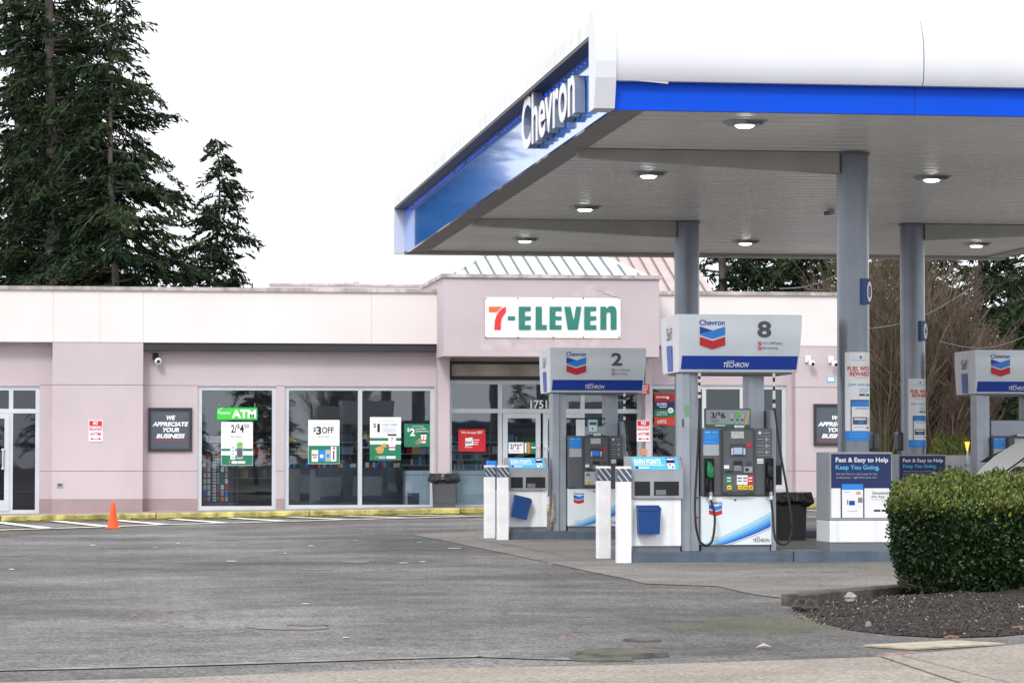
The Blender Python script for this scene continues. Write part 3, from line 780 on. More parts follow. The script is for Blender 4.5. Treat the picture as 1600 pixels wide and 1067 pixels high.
def f(mb, q, o):
    q.txt(mb, 'ONLY WITH 7REWARDS', 490, 661, 518, 663, LGREYP, o); q.txt(mb, '$', 489.5, 667, 494, 675, BLACKP, o, .01); q.txt(mb, '3', 494, 666, 502, 679, BLACKP, o, .035); q.txt(mb, 'OFF', 503, 667, 521.5, 677, BLACKP, o, .02)
    q.txt(mb, 'SELECT BEER', 497, 681, 514, 683.3, GREYP, o); q.txt(mb, 'Member price for two cans. Limit one', 485, 685, 525, 687, LGREYP, o); q.txt(mb, 'discount per purchase', 492, 688, 518, 690, LGREYP, o)
    q.rect(mb, 482, 696, 530, 724, GREENP, off=o)
    for k, (a, b, c, d, m) in enumerate([(487, 703, 497, 721, WHITEP), (498, 703, 507, 720, BLUEL), (508, 702.5, 516.5, 720.5, LGREYP), (517, 697.5, 525.5, 720.5, WHITEP)]):
        q.rect(mb, a, b, c, d, m, .003, o+.001)
        if k == 3: q.rect(mb, 520.5, 698, 523.5, 702, REDP, off=o+.006); q.rect(mb, 520, 704, 522.4, 718, GREYP, off=o+.006)
        elif k == 0: q.txt(mb, '805', a+.8, b+6, c-.8, b+9, BLACKP, o+.006, .03); q.rect(mb, a+2, b+10.5, c-2, b+12.5, REDP, off=o+.006)
        else: q.rect(mb, a+2, b+7, c-2, b+12, WHITEP if k == 1 else BLUEL, off=o+.006)
poster('window_poster', 'white and green poster reading $3 OFF with four beer cans', 'poster', YW, 481.5, 656, 530.5, 724.5, WHITEP, f)
CUPW = WHITEP; BREAD = mat('bread_print', (.62, .34, .10), .6, var=.3, vscale=30)
def cup(mb, q, o, x0, y0, x1, y1):
    xm = (x0+x1)/2; w = (x1-x0)/2
    q.pt(mb, [(xm-w*.7, y1), (xm+w*.7, y1), (xm+w, y0+2), (xm-w, y0+2)], WHITEP, o); q.pt(mb, [(xm-w*.76, y1-3), (xm+w*.76, y1-3), (xm+w*.82, y1-5), (xm-w*.82, y1-5)], REDP, o+.002)
    q.rect(mb, xm-w*1.05, y0, xm+w*1.05, y0+2.6, BLACKP, off=o+.002); q.txt(mb, '7', xm-1.5, y0+5, xm+1.5, y0+11, REDP, o+.003, .04)
def f(mb, q, o):
    q.txt(mb, 'ONLY WITH 7REWARDS', 591, 656, 617, 658, LGREYP, o)
    q.txt(mb, '$', 583.5, 661, 587.5, 668.5, BLACKP, o, .01); q.txt(mb, '1', 589.5, 662, 593.5, 675, BLACKP, o, .0)
    q.txt(mb, 'Large Coffee', 597, 661.5, 621, 665.5, GREYP, o); 
    for k, s_ in enumerate(('When you buy ANY', 'Breakfast Sandwich', 'or Breakfast Burrito')): q.txt(mb, s_, 597, 667+k*3, 618, 669+k*3, BLUEL, o)
    q.rect(mb, 578, 684, 626.5, 688.5, GREENP, off=o); q.rect(mb, 578, 694, 626.5, 719, GREENP, off=o)
    q.pt(mb, [(586, 700), (594, 697), (600, 701), (598, 708), (590, 708)], BREAD, o+.002); q.pt(mb, [(595, 694), (602, 692), (604, 698), (597, 700)], BREAD, o+.003)
    cup(mb, q, o+.004, 606, 678, 619, 703)
    q.txt(mb, '7', 586, 712, 590, 716.5, ORANGEP, o+.002, .03, .3); q.rect(mb, 591, 712.3, 602, 716.5, LGREYP, off=o+.002); q.rect(mb, 603.5, 712.3, 618, 716.3, WHITEP, off=o+.002)
poster('window_poster', 'white and green poster $1 Large Coffee with paper cup and sandwich', 'poster', YW, 578, 651.5, 626.5, 719, WHITEP, f)
def f(mb, q, o):
    q.txt(mb, 'ONLY WITH 7REWARDS', 644, 665, 662, 667, WHITEP, o)
    q.txt(mb, '$', 636, 668, 640, 675, WHITEP, o, .01); q.txt(mb, '2', 640.5, 669, 648.5, 681, WHITEP, o, .035)
    q.txt(mb, 'Large Coffee', 649.5, 668.5, 666, 671.5, WHITEP, o, .015); q.txt(mb, 'and Ring Donut', 649.5, 672.5, 670, 675.5, WHITEP, o, .015)
    cup(mb, q, o+.002, 657.5, 676, 666.5, 692); mb.disc(q.x(656), q.z(689), q.Y-o-.004, .045, BREAD, r0=.014); mb.disc(q.x(652), q.z(691.5), q.Y-o-.006, .045, CRK, r0=.012)
poster('window_poster', 'dark green poster $2 Large Coffee and Ring Donut at the right edge of the window', 'poster', YW, 631.5, 662, 675, 698, GREENP, f)
def f(mb, q, o):
    q.txt(mb, 'We Accept EBT', 720, 673.5, 754.5, 678.5, WHITEP, o, .02)
    q.pt(mb, [(727, 684.5), (738, 683), (740, 695), (727, 697)], WHITEP, o); q.txt(mb, 'SNAP', 727.5, 689, 737.5, 693, GREENP, o+.002, .04)
    for k in range(3): q.rect(mb, 739.5, 686.5+k*3.5, 749-k, 687.6+k*3.5, WHITEP, off=o)
    q.rect(mb, 726, 698.3, 738, 699, WHITEP, off=o)
poster('window_poster', 'red poster reading We Accept EBT left of the entrance doors', 'poster', YW, 716, 670.5, 758.5, 705, REDP, f)
def f(mb, q, o):
    q.txt(mb, '2/', 797, 693.5, 803.5, 701.5, BLACKP, o, .02); q.txt(mb, '$', 804, 693, 806.5, 698, BLACKP, o, .01); q.txt(mb, '2', 807, 694, 811, 701.5, BLACKP, o, .03); q.txt(mb, '00', 811.5, 693, 816, 696.5, BLACKP, o, .01); q.rect(mb, 797, 704, 812, 705, LGREYP, off=o)
    q.rect(mb, 818, 691, 824, 708, GREENP, off=o); q.rect(mb, 820, 692, 822.5, 707, WHITEP, off=o+.002); q.rect(mb, 824, 691, 827.5, 708, ORANGEP, off=o); q.rect(mb, 827.5, 691, 838.5, 708, GREENP, off=o); q.rect(mb, 830, 698, 837, 700, WHITEP, off=o+.002)
poster('door_sticker', 'white and green sticker reading 2/$2 on the left entrance door', 'sticker', YB+.05, 794.5, 691, 838.5, 708, WHITEP, f, .003)
def f(mb, q, o):
    q.txt(mb, '$2', 853, 699, 858, 704, WHITEP, o, .02)
poster('door_sticker', 'small dark green price sticker on the right entrance door, half behind the pump post', 'sticker', YB+.05, 850, 694, 880, 708, GREENP, f, .003)

# signs on the wall --------------------------------------------------------------------------
def no_parking(mb, q, o, x0, y0, s=1.0):
    q.rect(mb, x0+1, y0+1, x0+21*s, y0+15.3, REDP, off=o)
    q.txt(mb, 'NO', x0+7, y0+1.8, x0+14.5, y0+7, WHITEP, o+.002, .035); q.txt(mb, 'PARKING', x0+1.8, y0+8.6, x0+20, y0+14, WHITEP, o+.002, .03)
    q.txt(mb, 'ANYTIME', x0+2, y0+18.5, x0+20, y0+24, REDP, o, .02)
    q.rect(mb, x0+5, y0+28.2, x0+17, y0+29.4, REDP, off=o); q.pt(mb, [(x0+2, y0+28.8), (x0+6, y0+31), (x0+6, y0+26.6)], REDP, o); q.pt(mb, [(x0+20, y0+28.8), (x0+16, y0+26.6), (x0+16, y0+31)], REDP, o)
mb = MB(); q = Plane(YF-.012); q.rect(mb, 138.5, 656.5, 160.5, 689.5, WHITEP, .006, -.006); no_parking(mb, q, .003, 138.5, 656.5)
mb.build('no_parking_sign', label='NO PARKING ANYTIME sign alone on the wide pink pilaster above the orange cone', cat='sign')
YPI = YB-.43
mb = MB(); q = Plane(YPI); q.rect(mb, 995, 656.5, 1015.3, 689.5, WHITEP, .006, -.006); no_parking(mb, q, .003, 994.8, 656.5, .95)
mb.build('no_parking_sign', label='NO PARKING ANYTIME sign on the narrow pier right of the shop entrance', cat='sign')
mb = MB(); q.rect(mb, 990, 600, 1014.5, 615.5, REDP, .006, -.006); q.txt(mb, 'EMERGENCY', 991, 601.5, 1013, 605.2, WHITEP, .003, .03); q.txt(mb, 'SHUT OFF', 993, 606.3, 1012, 610, WHITEP, .003, .03); q.txt(mb, 'SWITCH', 997, 611, 1010.5, 614.5, WHITEP, .003, .03)
mb.build('shut_off_sign', label='small red emergency shut off switch sign above the right NO PARKING sign', cat='sign')
mb = MB(); q.rect(mb, 1001, 701, 1011, 711, mat('tan_plate', (.5, .32, .2), .5), .04, -.04); q.rect(mb, 1004.5, 704, 1008, 708, ORANGEP, .01, .0); mb.build('switch_box', label='small tan emergency switch box below the right NO PARKING sign', cat='switch')
SIGNG = mat('slate_sign_face', (.075, .095, .125), .35, var=.06)
def business(x0, y0, x1, y1, Y, label):
    th = thing('framed_sign', (Plane(Y).x((x0+x1)/2), Y, Plane(Y).z(y1)), label, 'sign')
    q = Plane(Y); mb = MB(); a, b, c, d = q.box(x0, y0, x1, y1); w = .05
    mb.box(a, b, Y-.05, Y-.002, c, c+w, DARK); mb.box(a, b, Y-.05, Y-.002, d-w, d, DARK); mb.box(a, a+w, Y-.05, Y-.002, c+w, d-w, DARK); mb.box(b-w, b, Y-.05, Y-.002, c+w, d-w, DARK)
    mb.build('frame', th)
    mb = MB(); mb.quad(a+w, b-w, c+w, d-w, Y-.02, SIGNG); dx = x0-231.5
    for s_, xa, xb, ya in (('WE', 260, 274, 649), ('APPRECIATE', 238, 294.5, 659), ('YOUR', 254, 280, 668), ('BUSINESS', 244, 289, 677.5)):
        q.txt(mb, s_, xa+dx, ya, xb+dx, ya+7, WHITEP, .023, .045, .25)
    q.rect(mb, 237+dx, 687, 295+dx, 687.8, REDP, off=.023)
    mb.build('sign_face', th)
business(231.5, 637, 300, 705, YB, 'black framed WE APPRECIATE YOUR BUSINESS sign left of the ATM window')
business(1271, 631, 1339.5, 696, YF, 'black framed WE APPRECIATE YOUR BUSINESS sign partly behind the canopy column marked 8')
# lottery board in the right window
def f(mb, q, o):
    q.rect(mb, 1022, 613, 1068, 615.5, mat('brown_edge', (.25, .12, .05), .6), off=o)
    q.rect(mb, 1022, 615.5, 1068, 627, mat('deep_red_print', (.45, .008, .02), .4), off=o); q.txt(mb, 'POWER', 1025, 619, 1041, 622, WHITEP, o+.002, .03); mb.disc(q.x(1043), q.z(620.5), q.Y-o-.002, .03, WHITEP)
    q.rect(mb, 1022, 627.5, 1068, 639, NAVY, off=o); q.txt(mb, 'OLYMPIA', 1026, 629, 1042, 634, WHITEP, o+.002, .03); q.rect(mb, 1030, 635, 1041, 636.4, WHITEP, off=o+.002)
    q.rect(mb, 1022, 639.5, 1068, 651.5, GREENP, off=o); q.txt(mb, 'LOTTO', 1026, 643, 1042, 649, WHITEP, o+.002, .01); mb.disc(q.x(1047.5), q.z(640.5), q.Y-o-.003, .06, WHITEP); mb.disc(q.x(1047.5), q.z(640.5), q.Y-o-.005, .014, BLACKP)
    q.rect(mb, 1022, 652, 1068, 664, mat('red_orange_print', (.75, .05, .01), .4), off=o); q.txt(mb, 'HIT5', 1027, 656, 1041, 661.5, WHITEP, o+.002, .03)
poster('lottery_board', 'stack of coloured lottery panels in the window right of the entrance', 'board', YB+.10, 1022, 613, 1068, 664.5, DARK, f, .02)
q = Plane(YB+1.0)
mb = MB(); q.rect(mb, 1016, 683, 1098, 760, DARK, .5, -.5); mb.build('inside_counter', label='black counter below the lottery board inside the right window', cat='counter')
mb = MB(); q.rect(mb, 1032, 668, 1062, 679.5, mat('rust_panel', (.35, .05, .015), .5), .03, -.3); mb.build('red_panel', label='rust red panel standing on the black counter below the lottery board', cat='panel')
for px, lab in ((1026, 'right hand pale paper cup on the counter below the lottery board'), (1018.6, 'left hand pale paper cup on the counter below the lottery board')):
    mb = MB(); mb.cyl(q.x(px), YB+1.1, q.z(683), q.z(673.5), .035, LGREYP, 14, .05); mb.build('paper_cup', label=lab, cat='cup')
# red neon arc in far window
NEON = mat('red_neon', (.8, .02, .02), .4, emit=(1, .03, .02), estr=2.0); q = Plane(YB+.1)
mb = MB(); cx, cz = q.x(1175), q.z(653); mb.tube([(cx+.07*math.cos(t), q.Y, cz+.09*math.sin(t)) for t in [i*math.pi/6 for i in range(13)]], .012, NEON, 6); mb.build('neon_sign', label='red neon ring glowing in the window beside the pump post', cat='neon sign')

# banner ------------------------------------------------------------------------------------
YBN = YP-.01
def seven_eleven():
    q = Plane(YBN); th = thing('shop_banner', (q.x(863), YBN, q.z(529, 863)), 'white vinyl banner with red and green 7-ELEVEN lettering above the entrance', 'banner')
    TEAL = mat('banner_green', (.022, .20, .16), .5, var=.08, vscale=6); RD = mat('banner_red', (.80, .03, .035), .5, var=.05); OR = mat('banner_orange', (.90, .14, .04), .5, var=.05)
    VIN = mat('white_vinyl', (.86, .86, .87), .35, var=.02)
    mb = MB(); a, b, c, d = q.box(758, 465, 969.5, 528); nx, nz = 60, 8; vs = []; fs = []
    def off(u, v): return -.012-.006*math.sin(u*40)*math.sin(v*3.1)-.004*math.sin(u*13+v*4)
    for j in range(nz+1):
        for i in range(nx+1):
            u, v = i/nx, j/nz; vs.append((a+(b-a)*u, YBN+off(u, v), c+(d-c)*v))
    for j in range(nz):
        for i in range(nx): k = j*(nx+1)+i; fs.append((k, k+1, k+nx+2, k+nx+1))
    mb.add(vs, fs, VIN); mb.build('vinyl_sheet', th, smooth=True)
    # letters measured in the crop (1600x576 for 740..990, 450..540)
    cx = lambda x: 740+x/6.4; cy = lambda y: 450+y/6.4
    def L(pts, m): q.pt(mb, [(cx(x), cy(y)) for x, y in pts], m, .030)
    mb = MB()
    L([(150, 240), (225, 240), (250, 215), (285, 187), (150, 187)], OR)
    # curved stem of the 7
    o_ = [(205, 418), (270, 418), (270, 350), (277, 310), (290, 280), (320, 240), (320, 187), (285, 205), (250, 240), (225, 280), (210, 330)]
    L(o_, RD)
    L([(340, 322), (412, 322), (412, 283), (340, 283)], TEAL)
    def E(x0):
        L([(x0, 416), (x0+60, 416), (x0+60, 187), (x0, 187)], TEAL)
        for ya, yb in ((187, 231), (283, 322), (372, 416)): L([(x0+60, yb), (x0+120, yb), (x0+120, ya), (x0+60, ya)], TEAL)
    E(450); L([(618, 416), (730, 416), (730, 370), (680, 370), (680, 187), (618, 187)], TEAL); E(757)
    L([(940, 416), (1040, 416), (1000, 330), (967, 187), (905, 187)], TEAL); L([(1000, 330), (1040, 416), (1075, 187), (1022, 187)], TEAL); E(1104)
    L([(1265, 416), (1325, 416), (1325, 215), (1322, 187), (1265, 187)], TEAL)
    arc1 = [(1428, 416), (1428, 215), (1415, 190), (1385, 178), (1350, 185), (1325, 205), (1325, 255), (1335, 240), (1352, 238), (1365, 255), (1368, 416)]
    L([(1368, 416), (1428, 416), (1428, 230), (1368, 255)], TEAL); L([(1325, 255), (1340, 238), (1354, 238), (1368, 255), (1428, 230), (1418, 195), (1385, 178), (1350, 185), (1325, 208)], TEAL)
    mb.build('lettering', th)
    mb = MB()
    for px in (759, 809, 864, 911, 967):
        for py in (466.3, 527): mb.disc(q.x(px, py), q.z(py, px), YBN-.032, .014, DARK, 10)
    mb.build('grommet', th)
seven_eleven()

# cameras on the wall ------------------------------------------------------------------------
def wallcam(px, py, Y, label, dark=False, s=1.0):
    q = Plane(Y); x, z = q.x(px, py), q.z(py, px)
    th = thing('security_camera', (x, Y, z), label, 'security camera', 'security cameras on the shop wall')
    mb = MB(); mb.bbox(x-.06*s, x+.06*s, Y-.05, Y-.001, z-.02, z+.12*s, BLACK if dark else WHITE, .012); mb.build('mount', th)
    mb = MB(); mb.tube([(x, Y-.05, z+.05), (x+.03, Y-.12, z+.0)], .022, BLACK if dark else WHITE, 8); mb.build('arm', th)
    bm = bmesh.new(); bmesh.ops.create_uvsphere(bm, u_segments=14, v_segments=10, radius=.075*s); bmesh.ops.translate(bm, verts=bm.verts, vec=(x+.05, Y-.17, z-.05)); mb = MB(); mb.bm(bm, WHITE); mb.build('head', th, smooth=True)
    mb = MB(); mb.disc(x+.055, z-.055, Y-.249, .035*s, BLACK); mb.cyl(x+.055, Y-.246, z-.06, z-.05, .03, BLACK, 10); mb.build('lens', th)
wallcam(243, 561, YB, 'dark mounted dome camera under the trim near the left sign', True)
wallcam(1262, 565, YF, 'left one of the two white cameras high on the right wall')
wallcam(1298, 566, YF, 'right one of the two white cameras, next to the canopy column')
# small vents
mb = MB(); q = Plane(YF); q.rect(mb, 89, 754, 98, 761, STEEL, .02, 0); q.rect(mb, 90.5, 756, 96.5, 759, DARK, off=.023); mb.build('wall_outlet', label='small metal outlet box low on the wide pink pilaster', cat='outlet')
mb = MB(); q.rect(mb, 1292, 588, 1304, 597, SKYP, .01, 0); q.rect(mb, 1293.5, 589.5, 1302.5, 595.5, WHITEP, off=.013); mb.build('wall_sticker', label='tiny blue and white sticker below the right wall cameras', cat='sticker')

# trash cans ----------------------------------------------------------------------------------
BAG = mat('black_bin_bag', (.012, .012, .013), .3, var=.2, bump=.8, bscale=14)
BINP = mat('dark_grey_bin', (.075, .075, .085), .55, var=.08)
def trash(loc, w, h, label, m, seed):
    rr = random.Random(seed)
    th = thing('trash_can', loc, label, 'trash can'); x, y, z = loc
    mb = MB(); bt = w*.46; tp = w*.5
    vs = [(x-bt, y-bt, z), (x+bt, y-bt, z), (x+bt, y+bt, z), (x-bt, y+bt, z), (x-tp, y-tp, z+h), (x+tp, y-tp, z+h), (x+tp, y+tp, z+h), (x-tp, y+tp, z+h)]
    mb.add(vs, [(0,3,2,1),(0,1,5,4),(1,2,6,5),(2,3,7,6),(3,0,4,7),(4,5,6,7)], m)
    mb.add([(x-bt*.85, y-bt-.012, z+.08), (x+bt*.85, y-bt-.012, z+.08), (x+tp*.85, y-tp-.006, z+h*.8), (x-tp*.85, y-tp-.006, z+h*.8)], [(0,1,2,3)], m)
    mb.build('bin_body', th)
    mb = MB(); mb.bbox(x-tp-.03, x+tp+.03, y-tp-.03, y+tp+.03, z+h, z+h+.07, m, .02); mb.build('rim', th)
    mb = MB(); n = 40; vs = []; fs = []
    for k in range(n):
        t = 2*math.pi*k/n; c_, s_ = math.cos(t), math.sin(t); mxx = max(abs(c_), abs(s_)); ux, uy = c_/mxx, s_/mxx
        dr = h*(.10+.09*rr.random()); o1 = .04+.02*rr.random(); o2 = .05+.05*rr.random()
        vs += [(x+ux*(tp-.02), y+uy*(tp-.02), z+h+.10), (x+ux*(tp+o1), y+uy*(tp+o1), z+h+.09+.02*rr.random()), (x+ux*(tp+o2), y+uy*(tp+o2), z+h+.02-dr*.6), (x+ux*(tp+.015), y+uy*(tp+.015), z+h-dr)]
    for k in range(n):
        a, b = 4*k, 4*((k+1) % n)
        for j in range(3): fs.append((a+j, b+j, b+j+1, a+j+1))
    mb.add(vs, fs, BAG); mb.build('bin_bag', th)
p = Plane(YB-.75); zc = kz(p.x(690))+.135
trash((p.x(694, 770), YB-.75, zc), .45, .58, 'grey trash can with black bag beside the entrance under the coffee posters', BINP, 3)
g_ = G(1239, 845); 
trash((g_.x, g_.y+.3, 0), .44, .58, 'black trash can with sagging bag between pump 8 and the screen box', mat('black_bin', (.030, .029, .032), .5, var=.1), 4)

# traffic cone ----------------------------------------------------------------------------------
CONE = mat('cone_orange', (.90, .105, .012), .5, var=.05); g_ = G(176.5, 826)
th = thing('traffic_cone', g_, 'small orange traffic cone standing on the edge line left of the framed sign', 'traffic cone')
mb = MB(); h = .41
mb.bbox(g_.x-.13, g_.x+.13, g_.y-.13, g_.y+.13, g_.z+.006, g_.z+.03, CONE, .008); mb.build('base', th)
mb = MB(); mb.cyl(g_.x, g_.y, g_.z+.03, g_.z+.03+h, .095, CONE, 20, .03); mb.cyl(g_.x, g_.y, g_.z+.03+h, g_.z+.045+h, .030, CONE, 20, .02); mb.build('cone_body', th, smooth='auto')

# ================================================================== FUEL CANOPY
gA = G(977, 880); Y8 = gA.y          # front kerb line of the front island
gB = G(787, 843.5); Y2 = gB.y        # ... of the rear island
YK8, YK2 = Y8+.05, Y2+.05
IH = .125                            # island height
IDEP = 1.25
YC8, YC2 = YK8+IDEP/2, YK2+IDEP/2    # column axes
ZCEIL = P(1332, 236, YC8-.18).z
Yfr = PZ(955, 166, ZCEIL).y; Yrear = PZ(640, 394, ZCEIL).y
XL = PZ(955, 166, ZCEIL).x
xr_cols = Plane(YC2).x(1073, 351), Plane(YC2).x(1425, 351)
XR = xr_cols[0]+xr_cols[1]-XL
CANW = mat('canopy_white_enamel', (.70, .71, .78), .34, var=.03, vscale=1, spec=.6)
CANB = mat('canopy_blue_enamel', (.0, .075, .66), .45, var=.03, vscale=1, spec=.15)
CANG = mat('canopy_blue_gloss', (.03, .26, .92), .08, var=.03, vscale=1, spec=.7, coat=.5)
CEILM = mat('ceiling_metal', (.80, .785, .765), .32, metal=.05, var=.05, vscale=.5)
COLM = mat('column_steel_paint', (.23, .255, .30), .30, metal=.45, var=.05, streak=.2)
BEAMM = mat('beam_beige_paint', (.42, .42, .39), .6, var=.08)
ZT = ZCEIL+.93
can = thing('fuel_canopy', ((XL+XR)/2, (Yfr+Yrear)/2, 0), 'large white and blue fuel canopy with ribbed ceiling on round grey columns', 'canopy')
# ribbed ceiling
mb = MB(); y = Yfr+.02; vs = []; fs = []
pitch = .38; prof = []
while y < Yrear-.02:
    prof += [(y, ZCEIL), (y+pitch*.70, ZCEIL), (y+pitch*.74, ZCEIL+.06), (y+pitch*.94, ZCEIL+.06)]; y += pitch
prof = [p for p in prof if p[0] < Yrear-.02]+[(Yrear-.02, ZCEIL)]
for (a, b) in prof: vs += [(XL+.02, a, b), (XR-.02, a, b)]
for i in range(len(prof)-1): fs.append((2*i, 2*i+2, 2*i+3, 2*i+1))
mb.add(vs, fs, CEILM); mb.build('ceiling', can)
mb = MB(); w = .13; t = .03
mb.box(XL+.003, XR, Yfr+.052, Yfr+w, ZCEIL-t, ZCEIL-.002, BEAMM); mb.box(XL, XR, Yrear-.35, Yrear, ZCEIL-t-.02, ZCEIL-.002, BEAMM); mb.box(XL+.045, XL+.35, Yfr+w, Yrear-.35, ZCEIL-t, ZCEIL-.002, mat('edge_trim_grey', (.27, .25, .25), .6)); mb.box(XR-.35, XR, Yfr+w, Yrear-.35, ZCEIL-t, ZCEIL-.002, BEAMM)
mb.build('ceiling_border', can)
mb = MB(); mb.box(XL+.05, XR-.05, Yfr+.05, Yrear-.05, ZCEIL+.1, ZT-.15, CANW); mb.build('roof_deck', can)
# front fascia: white bull-nose above a recessed blue band
bt = P(960, 128, Yfr).z
xs0 = P(962, 100, Yfr-.1).x
prof = [(Yfr, bt), (Yfr-.10, bt), (Yfr-.135, bt+.06), (Yfr-.155, bt+.18), (Yfr-.155, bt+.32), (Yfr-.13, bt+.46), (Yfr-.08, bt+.58), (Yfr-.01, ZT-.02), (Yfr+.04, ZT), (Yfr+.06, ZT-.02)]
seam = P(1437, 80, Yfr).x
for k, (a, b) in enumerate(((xs0, seam-.005), (seam+.005, XR-.2))):
    mb = MB(); mb.prismx(prof[::-1], a, b, CANW); mb.build('front_fascia', can, smooth='auto')
mb = MB(); mb.box(xs0-.003, seam-.06, Yfr-.004, Yfr+.05, ZCEIL-.036, bt-.002, CANB); mb.box(seam-.055, XR-.1, Yfr-.004, Yfr+.05, ZCEIL-.036, bt-.002, CANB); mb.box(seam-.06, seam-.055, Yfr+.003, Yfr+.05, ZCEIL-.03, bt, DARK); mb.build('front_blue_band', can)
# corner end caps (front left, rear left, and their mirror)
def endcap(xa, xb, ya, yb, front):
    mb = MB(); s = -1 if front else 1
    prof = [(ya, ZCEIL-.035), (ya-.06*front, ZCEIL-.03), (ya-.16*front, bt+.02), (ya-.18*front, bt+.18), (ya-.18*front, bt+.32), (ya-.15*front, bt+.47), (ya-.09*front, bt+.6), (ya, ZT+.012), (yb, ZT+.012), (yb, ZCEIL-.035)]
    mb.prismx(prof[::-1], xa, xb, CANW); mb.build('end_cap', can)
xl_cap = P(929, 90, Yfr-.1).x
endcap(xl_cap, xs0-.004, Yfr, Yfr+.25, 1)
endcap(XR-.1, XR+.15, Yfr, Yfr+.25, 1)
endcap(XL-.17, XL+.03, Yrear-.12, Yrear+.05, 0)
# left side: blue glossy panels under a white lip
lipz = P(925, 43, Yfr).z
npan = 4; yy = [Yfr+.25+(Yrear-.12-Yfr-.25)*i/npan for i in range(npan+1)]
for i in range(npan):
    mb = MB(); mb.box(XL, XL+.04, yy[i]+.004, yy[i+1]-.004, ZCEIL-.036, ZT-.213, CANG); mb.build('side_blue_panel', can)
LIPM = mat('weathered_white_lip', (.86, .86, .86), .6, var=.05, vscale=.35, streak=.4)
mb = MB(); mb.prism([(XL-.17, ZT-.20), (XL+.04, ZT-.21), (XL+.04, ZT), (XL-.10, ZT+.01), (XL-.17, ZT-.03)], Yfr+.25, Yrear-.12, LIPM); mb.build('side_lip', can)
mb = MB(); mb.box(XL-.165, XL-.005, Yfr+.26, Yrear-.13, ZT-.235, ZT-.205, DARK); mb.build('lip_underside', can)
mb = MB(); LED = mat('blue_led', (.05, .05, 1), .4, emit=(.04, .05, 1.0), estr=1.6); y = Yfr+.5; k = 0
while y < Yrear-.3:
    z = ZT-.30
    if (k % 13) not in (3, 8): mb.box(XL-.009, XL-.001, y, y+.026, z, z+.012, LED)
    y += .27; k += 1
mb.build('led_string', can)
# rear + right edge
mb = MB(); mb.box(XL+.04, XR, Yrear-.05, Yrear, ZCEIL-.03, ZT-.02, CANW); mb.box(XR-.04, XR, Yfr+.25, Yrear-.06, ZCEIL-.03, ZT-.02, CANB); mb.build('rear_fascia', can)
mb = MB(); SL = mat('loose_flap_beige', (.5, .47, .42), .6); mb.add([P(990, 126, Yfr-.17), P(1044, 128, Yfr-.17), P(1044, 131.5, Yfr-.17), P(1030, 130, Yfr-.17)], [(0,3,2,1)], SL); mb.build('loose_trim', can)
# 3-D letters on the left side
xf = XL-.12
pC, pN = PX(815, 200, xf), PX(898, 147, xf)
zb_, zt_ = PX(897.5, 174.5, xf).z-.02, PX(817, 156, xf).z; print('letters', zb_, zt_, ZCEIL, ZT)
SIGNW = mat('letter_white_face', (.86, .86, .86), .4, var=.02); SIGNS = mat('letter_side_grey', (.22, .25, .31), .45)
def frame(u, v, d): return (xf+.06+d, u, v)
lt = glyphs('Chevron', .02, 0, True)
mb = MB()
vs, fs, (a0, a1, b0, b1) = lt
out = []
for (u, v, w) in vs:
    t = (u-a0)/(a1-a0); s = (v-b0)/(b1-b0)
    out.append((xf+.055-w*.11, pC.y+(pN.y-pC.y)*t, zb_+(zt_-zb_)*s))
face = []; side = []
for f_ in fs:
    q3 = [out[i] for i in f_]; (face if max(p[0] for p in q3)-min(p[0] for p in q3) < .01 else side).append(f_)
mb.add(out, face, SIGNW); mb.add(out, side, SIGNS)
mb.build('canopy_letters', can)
# columns and haunched beams
RC = .18
def column(x, y, bx):
    mb = MB(); mb.cyl(x, y, IH, ZCEIL-.012, RC, COLM, 40); mb.cyl(x, y, ZCEIL-2.0, ZCEIL-1.99, RC+.003, COLM, 40)
    c = mb.build('column', can, smooth='auto')
    mb = MB(); mb.cyl(x, y, ZCEIL-.03, ZCEIL-.004, RC+.015, STEELD, 40); mb.build('collar', c)
    mb = MB(); s = 1 if bx > x else -1
    xa = x+s*RC*.95
    pts = [(xa, ZCEIL-.01), (bx, ZCEIL-.01), (bx, ZCEIL-.10), (xa, ZCEIL-.24)]
    if s > 0: pts = pts[::-1]
    mb.prism(pts, y-.09, y+.09, BEAMM); mb.build('beam', can)
c8 = Plane(YC8).x(1332, 300)
cdx = xr_cols[1]-xr_cols[0]
column(c8, YC8, XL+.3); column(c8+cdx, YC8, XR-.3)
column(xr_cols[0], YC2, XL+.3); column(xr_cols[1], YC2, XR-.3)
# lights
LEDW = mat('lamp_diffuser', (.9, .9, .88), .4, emit=(1, .985, .90), estr=10)
LXA = PZ(1165, 190, ZCEIL).x; LY = [PZ(1165, 190, ZCEIL).y, PZ(1015, 270, ZCEIL).y, PZ(922, 323, ZCEIL).y, PZ(835, 373, ZCEIL).y]
LXS = [LXA, PZ(1448, 279, ZCEIL).x, PZ(1527, 380, ZCEIL).x]
x, y, z = LXA, LY[0], ZCEIL
l0 = thing('canopy_light', (x, y, z), 'lit canopy lamp nearest the front, under the blue edge', 'ceiling light', 'lit lamps under the fuel canopy')
mb = MB(); mb.add([(x-.20, y-.17, z-.003), (x+.20, y-.17, z-.003), (x+.20, y+.17, z-.003), (x-.20, y+.17, z-.003), (x-.15, y-.12, z-.045), (x+.15, y-.12, z-.045), (x+.15, y+.12, z-.045), (x-.15, y+.12, z-.045)], [(0,1,5,4),(1,2,6,5),(2,3,7,6),(3,0,4,7),(4,5,6,7),(0,3,2,1)], STEEL)
for k in range(8): mb.box(x-.02+k*.022, x-.012+k*.022, y-.165, y-.13, z-.04, z-.005, STEELD)
mb.build('housing', l0)
mb = MB(); mb.cyl(x-.01, y, z-.064, z-.046, .075, LEDW, 20, .10); mb.build('lamp', l0)
rows = ['front', 'second', 'third', 'rearmost']
